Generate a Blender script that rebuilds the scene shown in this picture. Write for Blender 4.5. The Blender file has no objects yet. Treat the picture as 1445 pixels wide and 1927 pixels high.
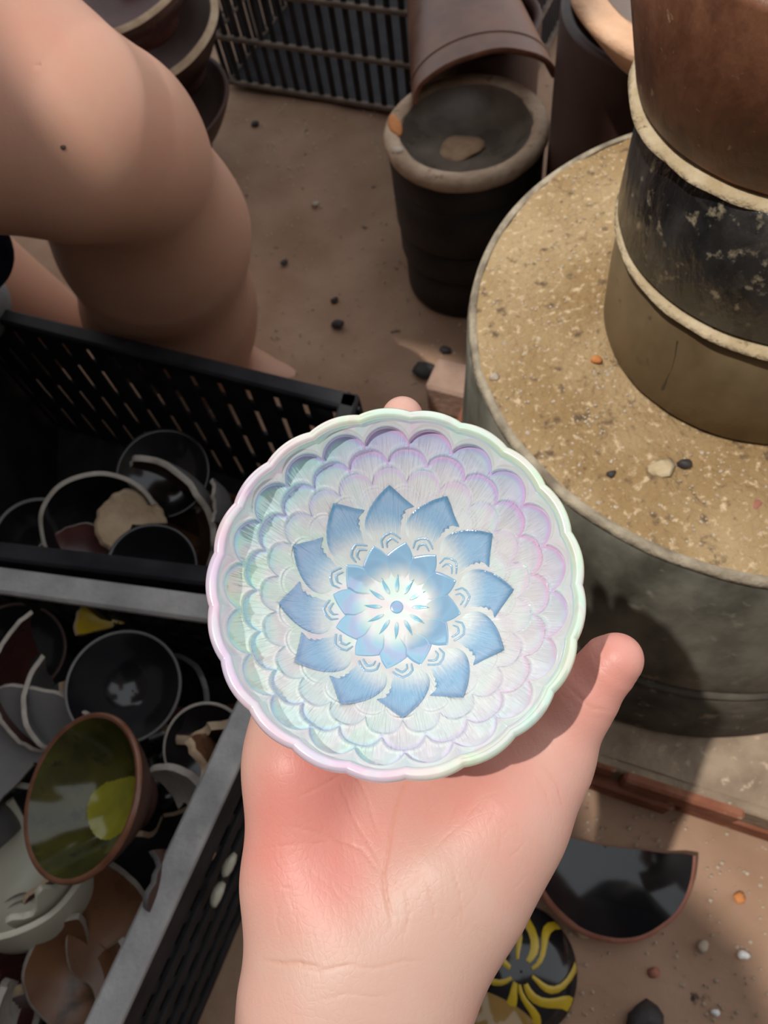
import bpy, math, random
import numpy as np
from mathutils import Vector, Matrix
random.seed(7); rng = np.random.default_rng(7)
PI = math.pi
sc = bpy.context.scene
COL = sc.collection

# ------------------------------------------------------------------ camera
W, H, F = 1445.0, 1927.0, 1448.0
CAMZ = 0.85
PITCH, ROLL = math.radians(62), math.radians(-14)
_cp, _sp, _c, _s = math.cos(PITCH), math.sin(PITCH), math.cos(ROLL), math.sin(ROLL)
UPV = np.array([0, _sp, _cp]); EX = np.array([1.0, 0, 0]); FWD = np.array([0, _cp, -_sp])
CX = _c*EX + _s*UPV
CY = -_s*EX + _c*UPV
CZ = -FWD
CPOS = np.array([0, 0, CAMZ])
cam = bpy.data.cameras.new('camera')
cam.sensor_fit = 'VERTICAL'; cam.sensor_height = 36.0; cam.lens = F/H*36.0
cam.clip_start = 0.01; cam.clip_end = 100
cam.dof.use_dof = True; cam.dof.focus_distance = 0.235; cam.dof.aperture_fstop = cam.lens/1.25
camo = bpy.data.objects.new('camera', cam); COL.objects.link(camo)
camo.matrix_world = Matrix(((CX[0], CY[0], CZ[0], CPOS[0]), (CX[1], CY[1], CZ[1], CPOS[1]), (CX[2], CY[2], CZ[2], CPOS[2]), (0, 0, 0, 1)))
sc.camera = camo

# ------------------------------------------------------------------ light
SUN_CAM = (-0.50, 0.31, 1.0)
SUN = SUN_CAM[0]*CX + SUN_CAM[1]*CY + SUN_CAM[2]*CZ
SUN = SUN/np.linalg.norm(SUN)
wd = bpy.data.worlds.new('sky'); sc.world = wd; wd.use_nodes = True
bg = wd.node_tree.nodes['Background']; bg.inputs[0].default_value = (0.93, 0.96, 1.0, 1); bg.inputs[1].default_value = 1.02
sl = bpy.data.lights.new('sun', 'SUN'); sl.energy = 2.8; sl.angle = math.radians(0.9); sl.color = (1.0, 0.955, 0.88)
so = bpy.data.objects.new('sun', sl); COL.objects.link(so)
so.rotation_euler = Vector(SUN).to_track_quat('Z', 'Y').to_euler(); so.location = Vector(SUN)*5
vs = sc.view_settings
vs.view_transform = 'Standard'; vs.look = 'None'; vs.gamma = 1.0; vs.use_curve_mapping = False; vs.exposure = 0.0

# ------------------------------------------------------------------ helpers
def ray(px, py):
    x = (px-W/2)/F; y = -(py-H/2)/F
    return x*CX + y*CY + FWD
def at(px, py, z=0.0):
    r = ray(px, py); return CPOS + r*((CAMZ-z)/-r[2])
def att(px, py, t):
    return CPOS + ray(px, py)*t
def proj(p):
    q = np.asarray(p)-CPOS; t = q@FWD
    return (q@CX/t*F+W/2, -(q@CY)/t*F+H/2)
def camv(x, y, z):
    v = x*CX+y*CY+z*CZ; return v/np.linalg.norm(v)
def nrm(v):
    v = np.asarray(v, float); return v/np.linalg.norm(v)

def tag(o, label=None, cat=None, group=None, kind=None):
    if label: o['label'] = label
    if cat: o['category'] = cat
    if group: o['group'] = group
    if kind: o['kind'] = kind
    return o
def thing(name, label, cat, loc=(0, 0, 0), group=None, rot=None):
    o = bpy.data.objects.new(name, None); COL.objects.link(o)
    o.empty_display_size = 0.02
    o.location = tuple(float(v) for v in loc)
    if rot is not None: o.rotation_euler = rot
    return tag(o, label, cat, group)
def mesh(name, V, Fc, mats, mi=None, smooth=True, attrs=None):
    me = bpy.data.meshes.new(name)
    V = np.asarray(V, float)
    if isinstance(Fc, np.ndarray) and Fc.ndim == 2:
        n, k = Fc.shape
        me.vertices.add(len(V)); me.vertices.foreach_set('co', V.astype(np.float32).ravel())
        me.loops.add(n*k); me.loops.foreach_set('vertex_index', Fc.astype(np.int32).ravel())
        me.polygons.add(n); me.polygons.foreach_set('loop_start', np.arange(0, n*k, k, dtype=np.int32))
        me.update(calc_edges=True)
    else:
        me.from_pydata([tuple(v) for v in V], [], [tuple(int(i) for i in f) for f in Fc])
    for m in (mats if isinstance(mats, (list, tuple)) else [mats]): me.materials.append(m)
    if mi is not None: me.polygons.foreach_set('material_index', np.asarray(mi, np.int32))
    me.polygons.foreach_set('use_smooth', np.full(len(me.polygons), bool(smooth)))
    for k, a in (attrs or {}).items():
        at_ = me.attributes.new(k, 'FLOAT', 'POINT'); at_.data.foreach_set('value', np.asarray(a, np.float32))
    me.update()
    return me
def link(name, me, parent=None, loc=None, rot=None):
    o = bpy.data.objects.new(name, me); COL.objects.link(o)
    if parent is not None: o.parent = parent
    if loc is not None: o.location = tuple(float(v) for v in loc)
    if rot is not None: o.rotation_euler = rot
    return o
def part(name, V, Fc, mats, parent=None, **k):
    """world-space verts -> object (parented parts store verts relative to an unrotated parent chain)"""
    V = np.asarray(V, float)
    off = np.zeros(3); p = parent
    while p is not None:
        off = off+np.array(p.location); p = p.parent
    return link(name, mesh(name, V-off, Fc, mats, **k), parent)

# ---- materials
def _n(nt, t, **kw):
    n = nt.nodes.new(t)
    for k, v in kw.items(): setattr(n, k, v)
    return n
def M(name, c1, c2=None, scale=20., rough=.5, rough2=None, bump=0., bscale=None, spec=.5, coat=0., speck=None, speck2=None, dist=.0, detail=6., metallic=0., sss=0., warp=None, coatrough=.05, thr=(.35, .65)):
    m = bpy.data.materials.new(name); m.use_nodes = True; nt = m.node_tree
    b = nt.nodes['Principled BSDF']; L = nt.links.new
    tc = _n(nt, 'ShaderNodeTexCoord'); co = tc.outputs['Object']
    if warp:
        mp = _n(nt, 'ShaderNodeMapping'); mp.inputs['Scale'].default_value = warp; L(co, mp.inputs[0]); co = mp.outputs[0]
    nz = _n(nt, 'ShaderNodeTexNoise'); nz.inputs['Scale'].default_value = scale; nz.inputs['Detail'].default_value = detail
    nz.inputs['Distortion'].default_value = dist; L(co, nz.inputs['Vector'])
    rp = _n(nt, 'ShaderNodeMapRange'); rp.inputs[1].default_value = thr[0]; rp.inputs[2].default_value = thr[1]; L(nz.outputs[0], rp.inputs[0])
    mx = _n(nt, 'ShaderNodeMix', data_type='RGBA'); L(rp.outputs[0], mx.inputs[0])
    mx.inputs[6].default_value = (*c1, 1); mx.inputs[7].default_value = (*(c2 or c1), 1)
    out = mx.outputs[2]
    for sp in (speck, speck2):
        if not sp: continue
        col, sscale, lo, hi = sp
        n2 = _n(nt, 'ShaderNodeTexNoise'); n2.inputs['Scale'].default_value = sscale; n2.inputs['Detail'].default_value = 4.; n2.inputs['Roughness'].default_value = .6
        mp2 = _n(nt, 'ShaderNodeMapping'); mp2.inputs['Location'].default_value = (sscale*.37, 3.1, sscale*.11); L(tc.outputs['Object'], mp2.inputs[0]); L(mp2.outputs[0], n2.inputs['Vector'])
        r2 = _n(nt, 'ShaderNodeMapRange'); r2.inputs[1].default_value = lo; r2.inputs[2].default_value = hi; L(n2.outputs[0], r2.inputs[0])
        m2 = _n(nt, 'ShaderNodeMix', data_type='RGBA'); L(r2.outputs[0], m2.inputs[0]); L(out, m2.inputs[6]); m2.inputs[7].default_value = (*col, 1)
        out = m2.outputs[2]
    L(out, b.inputs['Base Color'])
    b.inputs['Roughness'].default_value = rough
    if rough2 is not None:
        r3 = _n(nt, 'ShaderNodeMapRange'); r3.inputs[1].default_value = .3; r3.inputs[2].default_value = .7
        r3.inputs[3].default_value = rough; r3.inputs[4].default_value = rough2; L(nz.outputs[0], r3.inputs[0]); L(r3.outputs[0], b.inputs['Roughness'])
    b.inputs['Specular IOR Level'].default_value = spec; b.inputs['Metallic'].default_value = metallic
    b.inputs['Coat Weight'].default_value = coat; b.inputs['Coat Roughness'].default_value = coatrough
    if sss:
        b.inputs['Subsurface Weight'].default_value = sss; b.inputs['Subsurface Radius'].default_value = (1, .4, .2); b.inputs['Subsurface Scale'].default_value = .006
    if bump:
        n3 = _n(nt, 'ShaderNodeTexNoise'); n3.inputs['Scale'].default_value = bscale or scale*4; n3.inputs['Detail'].default_value = 6.; L(co, n3.inputs['Vector'])
        bp = _n(nt, 'ShaderNodeBump'); bp.inputs['Strength'].default_value = bump; bp.inputs['Distance'].default_value = .004; L(n3.outputs[0], bp.inputs['Height']); L(bp.outputs[0], b.inputs['Normal'])
    return m

MAT = dict(
    floor=M('floor_earth', (.30, .180, .115), (.39, .250, .170), 9, .85, bump=.35, bscale=70, speck=((.33, .235, .165), 120, .63, .72), speck2=((.045, .032, .028), 34, .66, .72), spec=.25),
    slabtop=M('sandy_mortar', (.33, .215, .10), (.46, .33, .18), 14, .9, bump=1.0, bscale=220, speck=((.68, .52, .33), 170, .56, .70), speck2=((.15, .10, .06), 90, .58, .70), spec=.2),
    slabedge=M('lime_edge', (.46, .39, .29), (.20, .165, .12), 60, .9, bump=.6, bscale=200, spec=.2),
    slabside=M('drum_side', (.075, .072, .056), (.23, .218, .175), 22, .7, bump=.35, bscale=90, speck=((.33, .30, .24), 50, .62, .74), spec=.35, warp=(1, 1, .5)),
    slablow=M('drum_side_low', (.045, .038, .03), (.115, .098, .075), 20, .8, bump=.4, bscale=90, speck=((.28, .23, .17), 60, .62, .72), spec=.3),
    sagbrown=M('saggar_brown', (.135, .050, .026), (.25, .105, .056), 45, .40, .55, bump=.3, bscale=140, speck=((.45, .30, .19), 110, .66, .72), speck2=((.05, .022, .015), 24, .56, .70), spec=.45, warp=(1, 1, .45)),
    sagblack=M('saggar_black', (.012, .012, .013), (.045, .043, .042), 40, .20, .42, bump=.8, bscale=120, speck=((.34, .29, .20), 95, .60, .70), speck2=((.10, .09, .075), 30, .58, .72), spec=.6, warp=(1, 1, .5)),
    sagolive=M('saggar_olive', (.135, .090, .046), (.215, .155, .085), 26, .38, .55, bump=.2, bscale=90, speck=((.07, .055, .04), 45, .64, .70), spec=.5, warp=(1, 1, .6)),
    seal=M('clay_seal', (.48, .37, .22), (.64, .52, .35), 70, .9, bump=.7, bscale=160, speck=((.16, .12, .07), 90, .62, .70), spec=.2),
    drip=M('glaze_drip', (.03, .024, .018), (.05, .04, .03), 60, .25, spec=.6),
    barrel=M('barrel_black', (.014, .013, .013), (.032, .027, .024), 20, .55, bump=.3, bscale=80, spec=.3, speck=((.11, .08, .06), 60, .70, .78)),
    rimclay=M('rim_clay', (.36, .25, .17), (.52, .39, .28), 30, .85, bump=.5, bscale=120, speck=((.22, .13, .08), 60, .6, .7), spec=.2),
    orange=M('rust_clay', (.62, .24, .07), (.50, .19, .06), 60, .8, bump=.4),
    dishin=M('dish_inside', (.085, .068, .054), (.17, .135, .105), 22, .22, .42, bump=.15, spec=.5),
    dust=M('dust_patch', (.38, .25, .16), (.28, .18, .11), 60, .9, bump=.5, bscale=140, spec=.2),
    jar=M('jar_brown', (.11, .045, .027), (.20, .092, .058), 16, .28, .45, bump=.12, bscale=60, spec=.5, speck=((.28, .18, .13), 40, .68, .78)),
    darkbrown=M('dark_brown_glaze', (.040, .018, .013), (.075, .036, .026), 14, .4, .55, bump=.12, spec=.4),
    crate=M('crate_plastic', (.012, .012, .015), (.026, .025, .028), 30, .55, spec=.22, bump=.1),
    cratedust=M('crate_dusty', (.27, .265, .265), (.42, .41, .40), 26, .65, bump=.3, bscale=120, spec=.35, speck=((.30, .28, .26), 80, .66, .74)),
    crateledge=M('crate_ledge_dust', (.115, .085, .068), (.19, .145, .115), 40, .8, bump=.3, spec=.2),
    black=M('black_glaze', (.008, .008, .010), (.016, .015, .016), 20, .09, .16, spec=.6),
    maroon=M('maroon_glaze', (.060, .020, .018), (.095, .034, .028), 22, .22, .35, spec=.5),
    brown=M('brown_glaze', (.115, .050, .024), (.185, .085, .040), 26, .22, .4, spec=.5, speck=((.05, .026, .015), 30, .58, .7)),
    celadon=M('celadon_glaze', (.46, .43, .335), (.52, .50, .40), 14, .28, .36, spec=.5, speck=((.30, .26, .20), 90, .72, .78)),
    grey=M('grey_glaze', (.10, .095, .095), (.15, .142, .14), 20, .4, bump=.1, spec=.4),
    clay=M('raw_clay', (.44, .31, .20), (.54, .41, .28), 50, .85, bump=.4, bscale=160, spec=.2),
    greyclay=M('raw_grey_clay', (.34, .30, .26), (.42, .38, .33), 50, .85, bump=.4, bscale=160, spec=.2),
    redclay=M('raw_red_clay', (.34, .135, .095), (.42, .19, .14), 50, .85, bump=.4, bscale=160, spec=.2),
    pinkclay=M('raw_pink_clay', (.62, .28, .20), (.66, .34, .25), 50, .8, bump=.3, bscale=160, spec=.2),
    olive=M('olive_glaze', (.034, .033, .010), (.075, .072, .014), 30, .10, .16, spec=.6, speck=((.018, .018, .010), 70, .55, .7)),
    yolk=M('yellow_olive_pool', (.20, .19, .018), (.30, .28, .026), 40, .10, .16, spec=.6),
    lip=M('brown_lip', (.135, .052, .028), (.20, .085, .050), 60, .25, spec=.5),
    yellow=M('yellow_glaze', (.55, .38, .02), (.45, .30, .02), 50, .3, spec=.5),
    brick=M('brick', (.215, .075, .042), (.30, .125, .075), 30, .85, bump=.5, bscale=110, speck=((.36, .25, .17), 60, .60, .70), spec=.2),
    mortar=M('plinth_mortar', (.215, .155, .110), (.36, .27, .19), 30, .9, bump=.6, bscale=120, speck=((.52, .40, .28), 90, .6, .7), spec=.2),
    pebble=M('pebble', (.42, .34, .26), (.56, .47, .37), 90, .8, bump=.4, spec=.3),
    pebbledark=M('dark_pebble', (.035, .03, .03), (.06, .05, .05), 90, .6, spec=.3),
    glassbit=M('white_glaze_chip', (.72, .70, .68), (.8, .8, .78), 60, .1, spec=.7),
    navy=M('navy_cloth', (.010, .014, .035), (.018, .022, .045), 60, .9, bump=.3, bscale=300, spec=.1),
    greycloth=M('grey_cloth', (.24, .26, .26), (.30, .32, .32), 60, .9, bump=.2, bscale=300, spec=.1),
    shoe=M('red_brown_sandal', (.12, .045, .032), (.17, .070, .052), 40, .6, spec=.3),
    mole=M('mole', (.05, .025, .018), None, 30, .6),
    nail=M('fingernail', (.62, .36, .30), (.68, .42, .35), 40, .3, spec=.5),
    wall=M('added_wall_plaster', (.10, .085, .07), (.15, .125, .10), 6, .9, bump=.3),  # for the unseen walls added to cut ambient light
    shade_roof=M('added_sheet', (.16, .13, .11), (.22, .18, .15), 3, .9),  # for the unseen sheets added overhead for shade
)

# ---- generic shape builders (world coords)
def box_pts(c, ux, uy, uz, sx, sy, sz):
    c, ux, uy, uz = map(lambda v: np.asarray(v, float), (c, ux, uy, uz))
    return np.array([c+ux*sx*a/2+uy*sy*b/2+uz*sz*d/2 for d in (-1, 1) for a, b in ((-1, -1), (1, -1), (1, 1), (-1, 1))])
BOXF = [(3, 2, 1, 0), (4, 5, 6, 7), (0, 1, 5, 4), (1, 2, 6, 5), (2, 3, 7, 6), (3, 0, 4, 7)]
def bevbox(c, ux, uy, uz, sx, sy, sz, b=.002):
    """box with chamfered edges: 24 verts"""
    c, ux, uy, uz = [np.asarray(v, float) for v in (c, ux, uy, uz)]
    import itertools
    V = []; idx = {}
    h = (sx/2, sy/2, sz/2)
    for sg in itertools.product((-1, 1), repeat=3):
        for ax in range(3):
            k = [sg[i]*(h[i] if i == ax else h[i]-b) for i in range(3)]
            idx[(sg, ax)] = len(V); V.append(c+ux*k[0]+uy*k[1]+uz*k[2])
    Fc = []
    for ax in range(3):
        o = [i for i in range(3) if i != ax]
        for s in (-1, 1):
            f = []
            for a, d in ((-1, -1), (1, -1), (1, 1), (-1, 1)):
                sg = [0]*3; sg[ax] = s; sg[o[0]] = a; sg[o[1]] = d; f.append(idx[(tuple(sg), ax)])
            Fc.append(f if (s == 1) != (ax == 1) else f[::-1])
    for ax in range(3):          # edges along ax
        o = [i for i in range(3) if i != ax]
        for a in (-1, 1):
            for d in (-1, 1):
                g0 = [0]*3; g0[ax] = -1; g0[o[0]] = a; g0[o[1]] = d; g1 = list(g0); g1[ax] = 1
                Fc.append([idx[(tuple(g0), o[0])], idx[(tuple(g1), o[0])], idx[(tuple(g1), o[1])], idx[(tuple(g0), o[1])]])
    for sg in itertools.product((-1, 1), repeat=3): Fc.append([idx[(sg, i)] for i in range(3)])
    V = np.array(V)
    cen = V.mean(0); out = []
    for f in Fc:
        p = V[f]; n = np.cross(p[1]-p[0], p[2]-p[0])
        out.append(tuple(f) if n@(p.mean(0)-cen) > 0 else tuple(f[::-1]))
    return V, out
def frame(axis):
    z = nrm(axis); x = np.cross((0, 1, 0) if abs(z[1]) < .9 else (1, 0, 0), z); x = nrm(x); return x, np.cross(z, x), z
def lathe(prof, n=64, c=(0, 0, 0), axis=(0, 0, 1), wob=0., seed=0, wobz=0.):
    """closed/open profile [(r,z)..] revolved; returns V, quads ndarray"""
    x, y, z = frame(axis); prof = np.asarray(prof, float); th = np.linspace(0, 2*PI, n, endpoint=False)
    r_ = np.random.default_rng(seed)
    def wave():
        w = np.zeros(n)
        for k in range(2, 26): w += r_.normal()*np.cos(k*th+r_.uniform(0, 6.3))/k**.6
        return w/3
    V = []
    for i, (r, zz) in enumerate(prof):
        rr = r+(wob*wave() if wob and r > 1e-6 else 0); z2 = zz+(wobz*wave() if wobz and r > 1e-6 else 0)
        V.append(np.asarray(c)+np.outer(rr*np.cos(th), x)+np.outer(rr*np.sin(th), y)+np.outer(np.broadcast_to(z2, (n,)), z))
    V = np.concatenate(V); m = len(prof)
    i = np.arange(m-1)[:, None]; j = np.arange(n)[None]
    a = i*n+j; b = i*n+(j+1) % n
    Q = np.stack([a, b, b+n, a+n], -1).reshape(-1, 4)
    return V, Q
def blob(c, rx, ry, rz, seed=0, amp=.2, n=10, axes=None):
    """lumpy pebble"""
    r_ = np.random.default_rng(seed); V = []; Fc = []
    m = max(5, n//2); ax = axes or (EX, np.array([0, 1., 0]), np.array([0, 0, 1.]))
    ph = r_.uniform(0, 6.3, 6)
    for i in range(m+1):
        a = PI*i/m
        for j in range(n):
            b = 2*PI*j/n; d = np.array([math.sin(a)*math.cos(b), math.sin(a)*math.sin(b), math.cos(a)])
            k = 1+amp*(math.sin(3*d[0]+ph[0])*math.cos(2.5*d[1]+ph[1])+.6*math.sin(4*d[2]+ph[2]+2*d[0]))
            V.append(np.asarray(c)+k*(d[0]*rx*ax[0]+d[1]*ry*ax[1]+d[2]*rz*ax[2]))
    for i in range(m):
        for j in range(n):
            Fc.append((i*n+j, (i+1)*n+j, (i+1)*n+(j+1) % n, i*n+(j+1) % n))
    return np.array(V), np.array(Fc)
def jag(n, amp, seed, rough=.5):
    r_ = np.random.default_rng(seed); t = np.linspace(0, 1, n); w = np.zeros(n)
    for k in (1, 2, 3, 5, 8, 13): w += r_.normal()*np.sin(k*6.28*t*rough*2+r_.uniform(0, 6.3))/k**.7
    return amp*w/1.6
def joinm(*ms):
    V = []; Fc = []; o = 0
    for v, f in ms:
        V.append(np.asarray(v)); Fc += [tuple(int(i)+o for i in q) for q in f]; o += len(v)
    return np.concatenate(V), Fc

# ================================================================== SETTING
g = np.array([(-3, -2.5, 0), (3, -2.5, 0), (3, 4, 0), (-3, 4, 0)], float)
# gently uneven trodden floor
nx = 150; xs = np.linspace(-1.2, 1.3, nx); ys = np.linspace(-.6, 2.6, nx)
gx, gy = np.meshgrid(xs, ys, indexing='ij')
gz = .0016*(np.sin(gx*23+gy*9)+np.sin(gy*31-gx*12)+np.sin(gx*57+1)*np.sin(gy*49))-.004
V = np.stack([gx, gy, gz], -1).reshape(-1, 3); i, j = np.meshgrid(np.arange(nx-1), np.arange(nx-1), indexing='ij'); a = (i*nx+j).ravel()
fl = link('floor', mesh('floor', V, np.stack([a, a+nx, a+nx+1, a+1], 1), MAT['floor'])); tag(fl, 'brown trodden earth floor with pale grit', kind='structure')
V = []; Fc = []
for (x0, x1, y0, y1) in ((-6, -1.2, -6, 8), (1.3, 6, -6, 8), (-1.2, 1.3, -6, -.6), (-1.2, 1.3, 2.6, 8)):
    o = len(V); V += [(x0, y0, -.004), (x1, y0, -.004), (x1, y1, -.004), (x0, y1, -.004)]; Fc.append((o, o+1, o+2, o+3))
part('floor_outer', V, Fc, MAT['floor'], fl)
# unseen overhead sheets, added and cut so crates and back fall in shade
ZR = 2.3
sh = -SUN[:2]/SUN[2]
def q2shade(x, y): return (x-sh[0]*ZR, y-sh[1]*ZR)
def sheet(poly, parent):
    P_ = [q2shade(*p) for p in poly]; n = len(P_)
    V = [(x, y, ZR) for x, y in P_]+[(x, y, ZR+.03) for x, y in P_]
    Fc = [tuple(range(n))[::-1], tuple(range(n, 2*n))]+[(k, (k+1) % n, (k+1) % n+n, k+n) for k in range(n)]
    return part('shade_sheet', V, Fc, MAT['shade_roof'], parent, smooth=False)
shade_roof = tag(bpy.data.objects.new('added_shade', None), 'unseen sheets added overhead to shade the crates and the back', kind='structure'); COL.objects.link(shade_roof)
sheet([(.045, .72), (.14, .66), (.16, .60), (.34, .62), (.44, .66), (.47, .86), (.85, .86), (.85, 1.75), (.045, 1.75)], shade_roof)
sheet([(-1.1, -.75), (.225, -.75), (.22, -.09), (.18, -.02), (.115, .03), (.115, .36), (.045, .40), (.045, 1.75), (-1.1, 1.75)], shade_roof)
# unseen walls added at left and behind the camera to cut ambient light
def wallbox(name, c, sx, sy, sz, lb):
    V, Fc = bevbox(c, (1, 0, 0), (0, 1, 0), (0, 0, 1), sx, sy, sz, .004); tag(part(name, V, Fc, MAT['wall'], None, smooth=False), lb, kind='structure')
wallbox('added_wall_left', (-1.36, .40, 1.08), .12, 2.7, 2.17, 'unseen dim wall on the left, added to block ambient light')
wallbox('added_wall_front', (-.05, -.86, 1.08), 2.5, .12, 2.17, 'unseen dim wall behind the photographer, added to block ambient light')

# ================================================================== PEDESTAL + SAGGAR STACK
PC = np.array([.301, .322]); ZT = .40
ped = thing('round_pedestal', 'wide round grey pedestal with sandy mortar top under the saggar stack', 'pedestal', (PC[0], PC[1], .094))
R1 = .213
def at_c(V, c): return V+np.array([c[0], c[1], 0])
# sandy top as a lumpy disc grid
nr, na = 46, 200; rr = np.linspace(0, R1-.003, nr); th = np.linspace(0, 2*PI, na, endpoint=False)
RR, TT = np.meshgrid(rr, th, indexing='ij')
X = RR*np.cos(TT); Y = RR*np.sin(TT)
Z = ZT+.0013*(np.sin(X*70+Y*40)*np.sin(Y*95-X*20))+.0007*np.sin(X*190+1)*np.sin(Y*170+2)
for (hx, hy, hr, hd) in ((1326, 930, .0055, .006), (1245, 885, .012, -.004), (1100, 790, .010, .0015), (1030, 640, .012, -.0012), (1290, 905, .010, .0025), (1080, 465, .006, .002), (1400, 960, .012, -.003)):
    q = at(hx, hy, ZT); d2 = ((X+PC[0]-q[0])**2+(Y+PC[1]-q[1])**2)/hr**2; Z -= hd*np.exp(-d2)
Z -= .003*np.clip((RR-(R1-.012))/.012, 0, 1)**2
V = np.stack([X+PC[0], Y+PC[1], Z], -1).reshape(-1, 3)
ii = np.arange(nr-1)[:, None]*na; jj = np.arange(na)[None]
Q = np.stack([ii+jj, ii+na+jj, ii+na+(jj+1) % na, ii+(jj+1) % na], -1).reshape(-1, 4)
part('mortar_top', V, Q, MAT['slabtop'], ped)
V, Q = lathe([(R1-.006, ZT-.0005), (R1-.003, ZT+.0012), (R1-.0005, ZT-.0005), (R1+.0005, ZT-.004), (R1-.0015, ZT-.006)], 160, (*PC, 0), wob=.0009, seed=3, wobz=.0006)
part('lime_edge', V, Q, MAT['slabedge'], ped)
V, Q = lathe([(R1-.002, ZT-.004), (R1+.001, ZT-.008), (R1+.003, ZT-.06), (.222, ZT-.15), (.225, ZT-.196), (.223, ZT-.203), (.20, ZT-.204)], 120, (*PC, 0), wob=.0006, seed=5)
part('upper_drum', V, Q, MAT['slabside'], ped)
V, Q = lathe([(.222, .196), (.2275, .1955), (.2285, .191), (.225, .188)], 140, (*PC, 0), wob=.0009, seed=8)
part('joint_seal', V, Q, MAT['slablow'], ped)
V, Q = lathe([(.20, .190), (.224, .189), (.229, .182), (.236, .13), (.240, .10), (.238, .094)], 120, (*PC, 0), wob=.0008, seed=6)
part('lower_drum', V, Q, MAT['slablow'], ped)

def saggar(name, label, c, z0, z1, r0, r1, mat, seed, cat='saggar', wall=.010, group=None, prof=None, n=120):
    t = thing(name, label, cat, (c[0], c[1], z0), group)
    p = prof or [(r0-.012, z0+.0015), (r0-.003, z0), (r0, z0+.004), ((r0+r1)/2+.001, (z0+z1)/2), (r1, z1-.004), (r1-.002, z1-.0005), (r1-.005, z1), (r1-wall, z1-.001), (r1-wall-.001, z1-.01), (r0-wall-.001, z0+.015), (.03, z0+.012), (.0, z0+.012)]
    # resample for a soft profile
    V, Q = lathe(p, n, (*c, 0), wob=.0005, seed=seed)
    part('body', V, Q, mat, t)
    return t
def sealring(parent, c, r, z, w, h, mat, seed, wob=.0012, name='clay_seal'):
    V, Q = lathe([(r-w, z-h*.6), (r, z-h*.5), (r+w*.25, z), (r-w*.1, z+h*.5), (r-w, z+h*.55)], 220, (*c, 0), wob=wob, seed=seed, wobz=h*.16)
    return part(name, V, Q, mat, parent)
c1 = (.290, .316)
s1 = saggar('saggar', 'olive brown glazed saggar ring standing on the sandy pedestal top', c1, ZT+.0005, .4865, .1065, .1075, MAT['sagolive'], 11, group='saggars stacked on the pedestal')
sealring(s1, c1, .1080, .4885, .012, .0052, MAT['seal'], 12)
# dark glaze run on its side
dpts = [(1276, 640, .0042), (1272, 668, .0030), (1266, 692, .0036), (1256, 712, .0030), (1246, 732, .0044)]
V = []; Fc = []
def oncyl(px, py, c, R):
    r = ray(px, py); A = r[0]**2+r[1]**2; B = 2*(r[0]*(-c[0])+r[1]*(-c[1])); C = c[0]**2+c[1]**2-R*R
    t = (-B-math.sqrt(max(B*B-4*A*C, 0)))/(2*A); return CPOS+r*t
for px, py, w in dpts:
    p = oncyl(px, py, c1, .1070); n = nrm([p[0]-c1[0], p[1]-c1[1], 0]); u = np.array([-n[1], n[0], 0])
    V += [p-u*w*.6-n*.001, p+n*.0012, p+u*w*.6-n*.001]
for k in range(len(dpts)-1):
    Fc += [(3*k, 3*k+3, 3*k+4, 3*k+1), (3*k+1, 3*k+4, 3*k+5, 3*k+2)]
part('glaze_run', V, Fc, MAT['drip'], s1)
c2 = (.288, .3205)
s2 = saggar('saggar', 'glossy black saggar ring with pale specks in the middle of the stack', c2, .4905, .5715, .1070, .1035, MAT['sagblack'], 13, group='saggars stacked on the pedestal')
sealring(s2, (.2775, .3290), .0980, .5708, .010, .0050, MAT['seal'], 14, wob=.0022)
c3 = (.276, .331)
s3 = saggar('saggar', 'dark reddish brown flared saggar on top of the stack', c3, .5735, .668, .0950, .1130, MAT['sagbrown'], 15, group='saggars stacked on the pedestal')
# grit on the sandy top
def pebble(px, py, z, r, mat, seed, label, cat='pebble', group=None, name='pebble', flat=.6):
    p = at(px, py, z); V, Q = blob(p+np.array([0, 0, r*flat*.55]), r, r*.8, r*flat, seed)
    o = bpy.data.objects.new(name, None)
    me = mesh(name, V-p, Q, mat); o = link(name, me, None, p); return tag(o, label, cat, group)
pebble(1122, 679, ZT+.001, .0042, MAT['orange'], 1, 'small orange clay chip on the sandy pedestal top')
pebble(1243, 884, ZT+.002, .0085, MAT['seal'], 2, 'flattened tan lump set in the sandy pedestal top', flat=.35)
pebble(1287, 875, ZT, .0045, MAT['pebbledark'], 3, 'grey stone right of the tan lump on the pedestal top')
pebble(930, 712, ZT, .0042, MAT['pebble'], 4, 'pale round pebble near the left edge of the pedestal top')
pebble(1150, 893, ZT, .0032, MAT['pebbledark'], 5, 'tiny dark stone beside the bowl on the pedestal top')
pebble(1421, 952, ZT, .0042, MAT['redclay'], 6, 'reddish chip at the right edge of the pedestal top')
# fine grit : stuff
V = []; Fc = []; r_ = np.random.default_rng(5)
for k in range(2600):
    a_ = r_.uniform(0, 2*PI); q = math.sqrt(r_.uniform(.05, 1))*(R1-.008); x = PC[0]+q*math.cos(a_); y = PC[1]+q*math.sin(a_)
    if math.hypot(x-c1[0], y-c1[1]) < .110: continue
    s = r_.uniform(.0004, .0013)*(1.6 if r_.random() < .08 else 1); o = len(V)
    V += [(x+s, y, ZT), (x, y+s, ZT), (x-s, y, ZT), (x, y-s, ZT), (x+s*.2, y, ZT+s*.9)]
    Fc += [(o, o+1, o+4), (o+1, o+2, o+4), (o+2, o+3, o+4), (o+3, o, o+4)]
tag(part('sand_grit', V, Fc, MAT['pebble'], ped), kind='stuff')

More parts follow.
